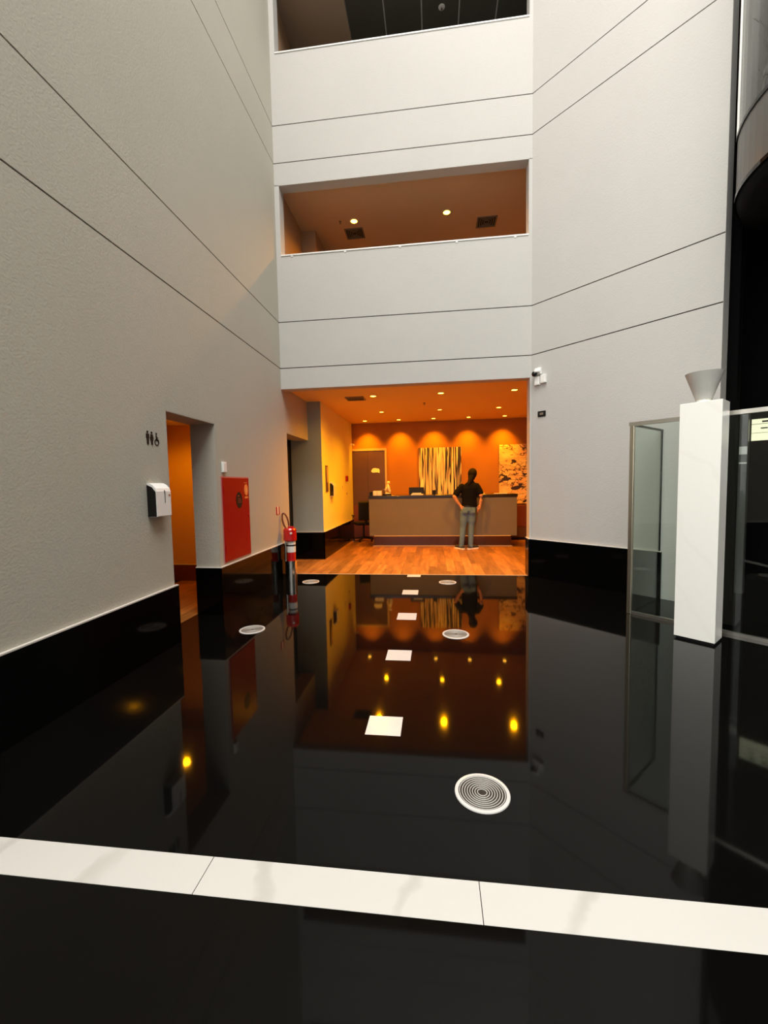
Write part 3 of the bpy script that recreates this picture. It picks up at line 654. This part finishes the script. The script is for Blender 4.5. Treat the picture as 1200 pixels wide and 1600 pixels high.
CC = (4.176, 4.447); CR = 1.15
t = thing('elevator_cab', 'round panoramic elevator cab with glass walls and dark rounded base', 'elevator', (CC[0], CC[1], 0))
s = NB(); lathe(s, [(0, 4.02), (0.55, 4.04), (0.95, 4.12), (1.10, 4.25), (CR, 4.40)], 72); obj('underside', s, 'shaftblack', t, smooth=True)
s = NB(); lathe(s, [(CR - 0.03, 4.42), (CR, 4.42), (CR, 5.0), (CR - 0.03, 5.0)], 72, close=True); obj('lower_band', s, 'cabgrey', t, smooth=False)
s = NB(); lathe(s, [(CR - 0.02, 4.385), (CR + 0.012, 4.385), (CR + 0.012, 4.425), (CR - 0.02, 4.425)], 72, close=True); lathe(s, [(CR - 0.02, 4.995), (CR + 0.012, 4.995), (CR + 0.012, 5.03), (CR - 0.02, 5.03)], 72, close=True); obj('trim_ring', s, 'blackgl', t)
s = NB(); lathe(s, [(CR - 0.012, 5.03), (CR, 5.03), (CR, 7.3), (CR - 0.012, 7.3)], 72, close=True); obj('glass_wall', s, 'glassdk', t, smooth=False)
s = NB(); lathe(s, [(CR - 0.1, 7.3), (CR + 0.02, 7.3), (CR + 0.02, 7.8), (CR - 0.1, 7.8)], 72, close=True); obj('upper_band', s, 'cabgrey', t)
s = NB(); lathe(s, [(0, 5.0), (CR - 0.04, 5.0), (CR - 0.04, 5.04), (0, 5.04)], 48); obj('cab_floor', s, 'cabint', t)
s = NB(); bx(s, -0.8, 0.8, -0.03, 0.03, 5.04, 7.3, Matrix.Rotation(TH, 4, 'Z') @ Matrix.Translation((0, 0.75, 0))); obj('inner_wall', s, 'cabint', t)
s = NB(); tube(s, [(0.95 * math.cos(a), 0.95 * math.sin(a), 5.95) for a in [PI * (0.75 + k / 20) for k in range(21)]], 0.022, 10); tube(s, [(0.98 * math.cos(a), 0.98 * math.sin(a), 5.45) for a in [PI * (0.75 + k / 20) for k in range(21)]], 0.022, 10); obj('handrail', s, 'chrome', t, smooth=True)
# pale mullion on the flank nearest the angled wall
ta = math.atan2(-CC[1], -CC[0])
am = ta - math.acos(CR / math.hypot(*CC)) + math.radians(3.5)
s = NB()
bx(s, -0.008, 0.010, -0.028, 0.028, 5.03, 7.3, Matrix.Rotation(am, 4, 'Z') @ Matrix.Translation((CR, 0, 0))); obj('mullion', s, 'mirrorstrip', t)

# ------------------------------------------------------------------ lobby furniture
t = thing('reception_counter', 'long taupe reception counter with dark top and recessed plinth', 'counter', (0.165, 9.9, 0))
s = NB(); bx(s, -1.72, 1.72, 0.0, 0.75, 0.27, 1.165, bev=0.004); obj('body', s, 'counter', t)
s = NB(); bx(s, -1.735, 1.735, -0.015, 0.77, 1.165, 1.235, bev=0.006); obj('top', s, 'ctop', t)
s = NB(); bx(s, -1.64, 1.62, 0.16, 0.70, 0.0, 0.27); obj('plinth', s, 'plinth', t)
s = NB(); bx(s, -1.62, 1.60, 0.10, 0.12, 0.255, 0.27); obj('light_strip', s, 'ledwarm', t)
s = NB(); bx(s, -1.66, 1.64, 0.135, 0.16, 0, 0.02); obj('plinth_trim', s, 'frame', t)
CT_Z = 1.235
t = thing('tissue_box', 'white box at the left end of the reception counter', 'box', (-1.36, 10.05, CT_Z))
s = NB(); bx(s, -0.105, 0.105, -0.06, 0.06, 0, 0.115, bev=0.008); obj('carton', s, 'label', t)
s = NB(); bx(s, -0.01, 0.0, -0.0615, -0.06, 0.01, 0.10); obj('carton_mark', s, 'frame', t)
s = NB(); bx(s, -0.04, 0.04, -0.02, 0.02, 0.115, 0.118); obj('opening', s, 'vent', t)
t = thing('holder_box', 'black holder at the left corner of the counter top', 'holder', (-1.51, 10.15, CT_Z))
s = NB(); bx(s, -0.06, 0.035, -0.05, 0.05, 0, 0.012); bx(s, -0.06, 0.035, 0.04, 0.05, 0.012, 0.09); bx(s, -0.06, 0.035, -0.05, -0.04, 0.012, 0.07); bx(s, -0.06, -0.05, -0.04, 0.04, 0.012, 0.08); bx(s, 0.025, 0.035, -0.04, 0.04, 0.012, 0.08); obj('tray', s, 'blackmat', t)
t = thing('figurine', 'cream bird-like figurine on a dark base on the counter', 'ornament', (-1.11, 10.02, CT_Z))
s = NB(); lathe(s, [(0, 0), (0.09, 0), (0.085, 0.03), (0.05, 0.035), (0, 0.035)], 24); obj('base', s, 'blackmat', t)
def blob(bm, c, r, sc=(1, 1, 1), rot=None):
    mt = Matrix.Translation(c) @ (rot if rot is not None else Matrix.Identity(4)) @ Matrix.Diagonal((*[r * q for q in sc], 1))
    bmesh.ops.create_uvsphere(bm, u_segments=20, v_segments=12, radius=1, matrix=mt)
s = NB(); tube(s, [(0.03, 0, 0.03), (0.045, 0, 0.10), (0.02, 0, 0.19), (-0.005, 0, 0.26), (0.01, 0, 0.315), (0.035, 0, 0.32), (0.055, 0, 0.29)], [0.022, 0.032, 0.04, 0.036, 0.034, 0.028, 0.010], 14); blob(s, (0.015, 0, 0.31), 0.036); obj('body', s, mat('cream_ceramic', (0.85, 0.75, 0.48), 0.35), t, smooth=True)
s = NB(); tube(s, [(-0.01, -0.02, 0.22), (-0.05, -0.02, 0.14), (-0.065, -0.02, 0.06), (-0.03, -0.02, 0.035)], [0.012, 0.03, 0.022, 0.01], 10); tube(s, [(0.035, 0, 0.2), (0.06, 0, 0.12), (0.06, 0, 0.04)], [0.015, 0.022, 0.012], 10); obj('wing', s, mat('tan_ceramic', (0.75, 0.58, 0.36), 0.4), t, smooth=True)
s = NB()
for k in range(5): tube(s, [(-0.05 + k * 0.025, -0.05, 0.03), (-0.03 + k * 0.022, -0.062, 0.06), (-0.01 + k * 0.02, -0.05, 0.045)], 0.013, 8)
obj('petal', s, 'label', t, smooth=True)
t = thing('ornament_dish', 'low dark dish with a twig behind the white box', 'dish', (-1.29, 10.22, CT_Z))
s = NB(); lathe(s, [(0, 0), (0.05, 0), (0.08, 0.035), (0.076, 0.037), (0.045, 0.008), (0, 0.008)], 20); obj('dish', s, 'vent', t)
s = NB(); tube(s, [(-0.06, 0, 0.03), (0.0, 0, 0.11), (0.07, 0, 0.15), (0.1, 0, 0.14)], 0.008, 8); obj('twig', s, 'vent', t)
t = thing('monitor', 'black computer monitor seen from behind on the counter', 'monitor', (-0.42, 10.25, CT_Z))
s = NB(); bx(s, -0.19, 0.17, -0.02, 0.02, 0.005, 0.185, bev=0.006); obj('screen', s, 'blackmat', t)
s = NB(); bx(s, -0.06, 0.06, -0.06, 0.08, 0, 0.006); bx(s, -0.02, 0.02, 0.02, 0.035, 0.006, 0.12); obj('stand', s, 'blackmat', t)
for k, (w_, z_, dx, lab) in enumerate(((0.285, 0.0, 0.0, 'lower white paper stack in front of the monitor'), (0.21, 0.026, -0.01, 'upper white paper stack in front of the monitor'))):
    t = thing('paper_stack', lab, 'papers', (-0.405 + dx, 10.05, CT_Z + z_))
    s = NB(); bx(s, -w_ / 2, w_ / 2, -0.08, 0.08, 0, 0.025, bev=0.002); obj('sheets', s, 'label', t)
    s = NB(); bx(s, -w_ / 2 + 0.001, w_ / 2 - 0.001, -0.081, -0.08, 0.011, 0.014); obj('sheet_gap', s, 'vent', t)
t = thing('cup', 'small black pen cup right of the monitor', 'cup', (0.0, 10.05, CT_Z))
s = NB(); lathe(s, [(0, 0), (0.036, 0), (0.04, 0.11), (0.036, 0.11), (0.033, 0.008), (0, 0.008)], 24); obj('cup_body', s, 'blackmat', t)
s = NB(); tube(s, [(0, 0, 0.01), (0.012, 0, 0.125)], 0.004, 6); obj('pen', s, 'blackgl', t)
t = thing('note_pad', 'white slip of paper on the counter right of the standing person', 'paper', (1.13, 10.0, CT_Z))
s = NB(); bx(s, -0.04, 0.04, -0.05, 0.05, 0, 0.006, Matrix.Rotation(0.2, 4, 'Z')); prism(s, [(-0.02, 0.006), (0.04, 0.03), (0.035, 0.034), (-0.025, 0.01)], -0.04, 0.04, 'y'); obj('sheet', s, 'label', t)
t = thing('key_tray', 'thin dark tray at the right end of the counter', 'tray', (1.55, 10.15, CT_Z))
s = NB(); bx(s, -0.15, 0.15, -0.07, 0.07, 0, 0.012, bev=0.003); obj('tray_body', s, 'label', t)

# office chair behind the counter's left end
t = thing('office_chair', 'black office chair behind the left end of the counter', 'chair', (-1.88, 11.0, 0), 0.4)
s = NB(); bx(s, -0.23, 0.23, -0.22, 0.24, 0.44, 0.52, bev=0.03); obj('seat', s, 'blackmat', t)
s = NB(); bx(s, -0.21, 0.21, -0.035, 0.035, 0.58, 1.08, Matrix.Translation((0, -0.25, 0)) @ Matrix.Rotation(0.08, 4, 'X'), bev=0.03); obj('backrest', s, 'blackmat', t)
s = NB(); bx(s, -0.03, 0.03, -0.02, 0.02, 0.47, 0.75, Matrix.Translation((0, -0.27, 0))); obj('back_bracket', s, 'blackmat', t)
s = NB(); tube(s, [(0, 0, 0.08), (0, 0, 0.45)], 0.025); obj('column', s, 'blackmat', t)
for k in range(5):
    a = 2 * PI * k / 5 + 0.3; s = NB(); tube(s, [(0, 0, 0.11), (0.27 * math.cos(a), 0.27 * math.sin(a), 0.07)], [0.025, 0.015]); lg = obj('leg', s, 'blackmat', t)
    s = NB(); lathe(s, [(0, -0.012), (0.028, -0.012), (0.028, 0.012), (0, 0.012)], 14, Matrix.Translation((0.27 * math.cos(a), 0.27 * math.sin(a), 0.028)) @ Matrix.Rotation(a, 4, 'Z') @ Matrix.Rotation(PI / 2, 4, 'X')); obj('caster', s, 'blackgl', lg)
for sgn in (-1, 1):
    s = NB(); tube(s, [(sgn * 0.22, 0.1, 0.48), (sgn * 0.27, 0.1, 0.52), (sgn * 0.27, 0.1, 0.68)], 0.014); bx(s, sgn * 0.27 - 0.03, sgn * 0.27 + 0.03, -0.08, 0.16, 0.68, 0.705, bev=0.01); obj('armrest', s, 'blackmat', t)

# back wall door
d = thing('door_1', 'dark brown door with an oval pale sign, left end of the back wall', 'door', (-1.745, YB, 0)); d['kind'] = 'structure'
s = NB(); bx(s, -0.475, 0.415, -0.03, -0.003, 0, 2.43); obj('leaf', s, 'door', d)
s = NB(); bx(s, 0.415, 0.465, -0.045, -0.001, 0, 2.49); bx(s, -0.475, 0.415, -0.045, -0.001, 2.43, 2.49); obj('door_frame', s, 'frame', d)
s = NB(); bx(s, -0.475, 0.415, -0.038, -0.03, 0.0, 0.95); obj('kick_panel', s, 'wooddk', d)
s = NB(); bx(s, -0.062, -0.056, -0.032, -0.03, 0.95, 2.43); obj('leaf_joint', s, 'blackmat', d)
s = NB(); prism(s, [(0.04, 1.85), (0.08, 1.83), (0.16, 1.835), (0.22, 1.835), (0.265, 1.815), (0.268, 1.90), (0.25, 1.935), (0.20, 1.945), (0.15, 1.955), (0.09, 1.95), (0.06, 1.925), (0.035, 1.885)], -0.036, -0.031, 'y'); obj('door_sign', s, mat('sign_white', (0.95, 0.93, 0.75), 0.4), d)
s = NB(); tube(s, [(0.34, -0.03, 1.05), (0.34, -0.08, 1.05), (0.24, -0.08, 1.05)], 0.011); obj('handle', s, 'steel', d)

# paintings
for kx, w_, z0, z1, mm, lab in ((0.16, 1.125, 0.93, 2.465, 'paint1', 'tall painting of pale vertical tree trunks behind the counter'), (2.275, 1.13, 0.935, 2.49, 'paint2', 'yellow painting with dark blots at the right of the back wall')):
    t = thing('painting', lab, 'painting', (kx, YB - 0.012, z0))
    s = NB(); bx(s, -w_ / 2, w_ / 2, -0.045, -0.006, 0, z1 - z0); obj('canvas', s, mm, t)
    s = NB(); bx(s, -w_ / 2 + 0.03, w_ / 2 - 0.03, -0.006, 0, 0.03, z1 - z0 - 0.03); obj('stretcher', s, 'frame', t)
# low dark cabinet behind the right end
t = thing('back_cabinet', 'low red-brown cabinet against the back wall under the right painting', 'cabinet', (2.5, YB - 0.02, 0))
s = NB(); bx(s, -0.75, 0.7, -0.30, 0.0, 0.07, 0.90, bev=0.004); obj('carcass', s, 'wooddk', t)
s = NB(); bx(s, -0.73, -0.02, -0.318, -0.30, 0.36, 0.87); obj('door', s, 'wooddk', t)
s = NB(); bx(s, 0.0, 0.69, -0.318, -0.30, 0.36, 0.87); obj('door', s, 'wooddk', t)
s = NB(); bx(s, -0.73, 0.69, -0.318, -0.30, 0.09, 0.335); obj('drawer', s, 'door', t)
s = NB(); bx(s, -0.72, 0.68, -0.27, -0.02, 0.0, 0.07); obj('toe_kick', s, 'blackmat', t)

# cream wall fittings (front faces +x)
t = thing('hand_dispenser', 'white sanitiser dispenser with black side on the cream wall', 'dispenser', (XY, 8.98, 1.27), RL)
s = NB(); prism(s, [(0.0, 0.0), (-0.085, 0.0), (-0.09, 0.225), (-0.05, 0.30), (0.0, 0.31)], -0.11, 0.11, 'x'); obj('cover', s, 'plastic', t)
s = NB(); prism(s, [(0.0, 0.01), (-0.078, 0.01), (-0.08, 0.22), (-0.045, 0.27), (0.0, 0.285)], -0.116, -0.1102, 'x'); obj('side_panel', s, 'blackgl', t)
t = thing('wall_phone_panel', 'tall narrow brown panel on the cream wall beside the dispenser', 'panel', (XY, 8.60, 1.37), RL)
s = NB(); bx(s, -0.08, 0.08, -0.02, 0, 0.0, 0.55, bev=0.003); obj('panel', s, 'door', t)
s = NB(); bx(s, -0.055, 0.055, -0.024, -0.02, 0.20, 0.52); obj('glass_front', s, 'frame', t)
t = thing('switch_plate', 'pale switch plate on the cream wall near the lobby corner', 'switch', (XY, 10.08, 1.40), RL)
s = NB(); bx(s, -0.04, 0.04, -0.01, 0, 0, 0.22, bev=0.003); obj('plate', s, 'cream', t)
s = NB(); bx(s, -0.02, 0.02, -0.014, -0.01, 0.03, 0.09); obj('rocker', s, 'frame', t)
t = thing('fire_alarm', 'small red fire alarm call point on the cream wall', 'alarm', (XY, 10.58, 1.60), RL)
s = NB(); bx(s, -0.07, 0.07, -0.045, 0, 0, 0.14, bev=0.006); obj('housing', s, 'red', t)
s = NB(); bx(s, -0.03, 0.03, -0.048, -0.045, 0.04, 0.09); obj('button', s, 'blackmat', t)
t = thing('wall_socket', 'small low socket on the cream wall near the door', 'socket', (XY, 10.62, 1.26), RL)
s = NB(); bx(s, -0.04, 0.04, -0.01, 0, 0, 0.05); obj('plate', s, 'frame', t)
t = thing('wall_camera', 'tiny white camera high on the cream wall by the back corner', 'camera', (XY, 11.25, 2.60), RL)
s = NB(); bx(s, -0.02, 0.02, -0.04, 0, -0.02, 0.02); obj('bracket', s, 'plastic', t)
s = NB(); tube(s, [(0, -0.035, 0), (-0.03, -0.10, -0.015)], 0.024, 12); obj('barrel', s, 'plastic', t)

# ------------------------------------------------------------------ person (local: faces +y, origin between the feet)
def ring_loft(bm, rings, seg=20):
    """rings: (x, y, z, rx, ry[, tilt]) stacked upward"""
    t = bmesh.new(); R_ = []
    for q in rings:
        x, y, z, rx, ry = q[:5]; tl = q[5] if len(q) > 5 else 0
        R_.append([t.verts.new((x + rx * math.cos(2 * PI * k / seg), y + ry * math.sin(2 * PI * k / seg), z + tl * rx * math.cos(2 * PI * k / seg))) for k in range(seg)])
    for a, b in zip(R_[:-1], R_[1:]):
        for k in range(seg): t.faces.new((a[k], a[(k + 1) % seg], b[(k + 1) % seg], b[k]))
    t.faces.new(R_[0][::-1]); t.faces.new(R_[-1]); bmesh.ops.recalc_face_normals(t, faces=t.faces); merge(bm, t)
def limb(bm, pts, rs, seg=14):
    tube(bm, pts, rs, seg)
    for p, r in zip(pts, rs): bmesh.ops.create_uvsphere(bm, u_segments=seg, v_segments=8, radius=r * 0.995, matrix=Matrix.Translation(p))
def remesh(o, vox, sm=6):
    m = o.modifiers.new('remesh', 'REMESH'); m.mode = 'VOXEL'; m.voxel_size = vox; m.use_smooth_shade = True
    m = o.modifiers.new('smooth', 'SMOOTH'); m.iterations = sm; m.factor = 0.5
pt = thing('person', 'person in black polo shirt and grey jeans leaning at the counter, back turned', 'person', (0.735, 9.60, 0))
B = NB()
ring_loft(B, [(0.02, 0, 0.86, 0.14, 0.10), (0.03, 0, 0.98, 0.145, 0.10), (0.05, 0.01, 1.12, 0.14, 0.095), (0.055, 0.01, 1.28, 0.16, 0.10), (0.06, 0, 1.40, 0.17, 0.095), (0.07, 0, 1.46, 0.12, 0.07), (0.08, 0.005, 1.50, 0.06, 0.06)])
limb(B, [(0.08, 0.0, 1.46), (0.095, 0.02, 1.56), (0.11, 0.035, 1.63)], [0.062, 0.056, 0.056])            # neck
HC = Vector((0.125, 0.045, 1.685))
hm = Matrix.Translation(HC) @ Matrix.Rotation(0.12, 4, 'Y') @ Matrix.Rotation(-0.25, 4, 'Z') @ Matrix.Scale(1.10, 4)
t_ = bmesh.new(); bmesh.ops.create_uvsphere(t_, u_segments=24, v_segments=16, radius=1, matrix=Matrix.Diagonal((0.075, 0.095, 0.115, 1))); merge(B, t_, hm)
t_ = bmesh.new(); bmesh.ops.create_uvsphere(t_, u_segments=16, v_segments=10, radius=1, matrix=Matrix.Translation((0, 0.035, -0.065)) @ Matrix.Diagonal((0.052, 0.055, 0.055, 1))); merge(B, t_, hm)   # jaw
t_ = bmesh.new(); bmesh.ops.create_cone(t_, cap_ends=True, segments=8, radius1=0.018, radius2=0.006, depth=0.055, matrix=Matrix.Translation((0, 0.096, -0.012)) @ Matrix.Rotation(-0.35, 4, 'X')); merge(B, t_, hm)  # nose
for sx in (-1, 1):
    t_ = bmesh.new(); bmesh.ops.create_uvsphere(t_, u_segments=10, v_segments=8, radius=1, matrix=Matrix.Translation((sx * 0.077, -0.005, -0.01)) @ Matrix.Diagonal((0.012, 0.02, 0.032, 1))); merge(B, t_, hm)   # ears
t_ = bmesh.new(); bmesh.ops.create_uvsphere(t_, u_segments=12, v_segments=8, radius=1, matrix=Matrix.Translation((0, 0.085, -0.062)) @ Matrix.Diagonal((0.024, 0.010, 0.009, 1))); merge(B, t_, hm)  # lips
# arms: shoulder, elbow, wrist
ARM = {-1: [(-0.135, 0, 1.42), (-0.25, -0.02, 1.235), (-0.285, -0.05, 1.20), (-0.225, -0.035, 1.09), (-0.155, -0.03, 1.00)],
       1: [(0.235, 0, 1.43), (0.292, -0.035, 1.27), (0.302, -0.05, 1.22), (0.297, -0.045, 1.10), (0.282, -0.035, 1.00)]}
for sx in (-1, 1):
    limb(B, ARM[sx], [0.056, 0.047, 0.044, 0.038, 0.028])
    wx, wy, wz = ARM[sx][-1]; ix = 0.5 if sx < 0 else -0.35       # hands curl over the hip
    palm = [(wx, wy, wz), (wx + ix * 0.06, wy - 0.015, wz - 0.045), (wx + ix * 0.10, wy - 0.02, wz - 0.08)]
    limb(B, palm, [0.029, 0.036, 0.036], 12)
    for k in range(4):
        o_ = (k - 1.5) * 0.021; L = (0.07, 0.085, 0.08, 0.062)[k]
        bxx = wx + ix * 0.11 ; pts = [(bxx + o_ * 0.5, wy - 0.02 + o_ * 0.9, wz - 0.085), (bxx + o_ * 0.5 + ix * 0.012, wy - 0.018 + o_ * 0.95, wz - 0.085 - L * 0.55), (bxx + o_ * 0.5 + ix * 0.03, wy - 0.005 + o_ * 0.95, wz - 0.085 - L)]
        limb(B, pts, [0.0105, 0.0098, 0.0085], 8)
    limb(B, [(wx + ix * 0.05, wy - 0.035, wz - 0.02), (wx + ix * 0.15, wy - 0.055, wz - 0.035), (wx + ix * 0.22, wy - 0.05, wz - 0.045)], [0.014, 0.012, 0.0095], 8)   # thumb
LEG = {-1: [(-0.05, 0, 0.88), (-0.095, 0.015, 0.49), (-0.13, -0.01, 0.11)], 1: [(0.095, 0, 0.88), (0.09, 0.01, 0.49), (0.075, -0.01, 0.11)]}
FOOT = {-1: Vector((-0.62, 0.78, 0)).normalized(), 1: Vector((0.80, 0.55, 0)).normalized()}
for sx in (-1, 1):
    limb(B, LEG[sx], [0.08, 0.052, 0.036]); a = Vector(LEG[sx][2]); fd = FOOT[sx]
    limb(B, [tuple(a + Vector((0, 0, -0.05))), tuple(a + fd * 0.12 + Vector((0, 0, -0.065)))], [0.035, 0.03])
body = obj('body', B, 'skin', pt); remesh(body, 0.0065, 3)
# shirt
B = NB()
ring_loft(B, [(0.045, 0, 0.955, 0.175, 0.125, 0.02), (0.045, 0.0, 1.02, 0.172, 0.122), (0.05, 0.01, 1.12, 0.165, 0.118), (0.055, 0.012, 1.28, 0.185, 0.125), (0.058, 0.005, 1.38, 0.205, 0.122), (0.062, 0, 1.44, 0.19, 0.10, 0.10), (0.07, 0, 1.485, 0.13, 0.08, 0.1), (0.078, 0, 1.525, 0.075, 0.072, 0.05)], 28)
limb(B, [(-0.115, 0, 1.415), (-0.195, -0.01, 1.325), (-0.243, -0.018, 1.258)], [0.075, 0.072, 0.074])
limb(B, [(0.215, 0, 1.425), (0.262, -0.018, 1.345), (0.288, -0.03, 1.285)], [0.075, 0.070, 0.070])
sh = obj('polo_shirt', B, 'shirt', pt); remesh(sh, 0.009, 5)
B = NB(); lathe(B, [(0.07, 0), (0.078, 0.0), (0.07, 0.045), (0.062, 0.045)], 24, Matrix.Translation((0.084, 0.008, 1.505)) @ Matrix.Rotation(0.15, 4, 'Y'), close=True); obj('collar', B, 'shirt', sh, smooth=True)
# jeans
B = NB()
ring_loft(B, [(0.022, 0, 0.83, 0.135, 0.085), (0.024, -0.005, 0.88, 0.172, 0.125), (0.034, 0, 0.95, 0.170, 0.125), (0.04, 0, 1.005, 0.16, 0.112)], 28)
for sx, hx in ((-1, -0.06), (1, 0.105)):
    K, A_ = LEG[sx][1], LEG[sx][2]
    limb(B, [(hx, 0, 0.84), ((hx + K[0]) / 2, 0.01, 0.66), (K[0], K[1], K[2]), ((K[0] + A_[0]) / 2, -0.005, 0.30), (A_[0], A_[1], 0.13), (A_[0], A_[1], 0.075)], [0.098, 0.092, 0.070, 0.064, 0.058, 0.060])
    blob(B, (hx + 0.005, -0.07, 0.865), 0.085, (0.95, 0.75, 1.1))
jn = obj('jeans', B, 'jean', pt); remesh(jn, 0.009, 5)
for cx in (-0.055, 0.115):
    B = NB(); bx(B, cx - 0.045, cx + 0.045, -0.146, -0.136, 0.84, 0.93, Matrix.Identity(4), bev=0.003); obj('back_pocket', B, 'jean', jn)
B = NB(); ring_loft(B, [(0.04, 0, 0.965, 0.176, 0.127), (0.04, 0, 1.0, 0.172, 0.122)], 28); obj('belt', B, 'blackmat', jn)
# shoes
for sx in (-1, 1):
    a = Vector(LEG[sx][2]); fd = FOOT[sx]; ang = math.atan2(fd.y, fd.x)
    mt = Matrix.Translation((a.x, a.y, 0)) @ Matrix.Rotation(ang, 4, 'Z')
    B = NB(); t_ = bmesh.new()
    for p, r in (((-0.03, 0, 0.06), 0.045), ((0.0, 0, 0.085), 0.047), ((0.06, 0, 0.06), 0.045), ((0.13, 0, 0.048), 0.044), ((0.18, 0, 0.042), 0.036)):
        bmesh.ops.create_uvsphere(t_, u_segments=16, v_segments=10, radius=1, matrix=Matrix.Translation(p) @ Matrix.Diagonal((r * 1.25, r, r * 0.9, 1)))
    merge(B, t_, mt); so = obj('shoe', B, 'shoe', pt); remesh(so, 0.006, 3)
    B = NB(); prism(B, [(-0.085, -0.03), (-0.06, -0.042), (0.05, -0.04), (0.14, -0.05), (0.20, -0.04), (0.225, 0), (0.20, 0.04), (0.14, 0.05), (0.05, 0.04), (-0.06, 0.042), (-0.085, 0.03)], 0.002, 0.030, 'z', mt); obj('sole', B, 'sole', so)
# hair: cap with a lock gathered to the left of the neck
B = NB(); t_ = bmesh.new()
bmesh.ops.create_uvsphere(t_, u_segments=24, v_segments=16, radius=1, matrix=Matrix.Translation((0, -0.022, 0.024)) @ Matrix.Diagonal((0.092, 0.098, 0.112, 1)))
bmesh.ops.create_uvsphere(t_, u_segments=18, v_segments=12, radius=1, matrix=Matrix.Translation((0, -0.06, -0.05)) @ Matrix.Diagonal((0.075, 0.05, 0.08, 1)))
merge(B, t_, hm)
limb(B, [(0.105, -0.03, 1.64), (0.07, -0.055, 1.56), (0.035, -0.075, 1.49), (0.02, -0.085, 1.45)], [0.065, 0.055, 0.04, 0.02])
hr = obj('hair', B, 'hair', pt); remesh(hr, 0.007, 4)
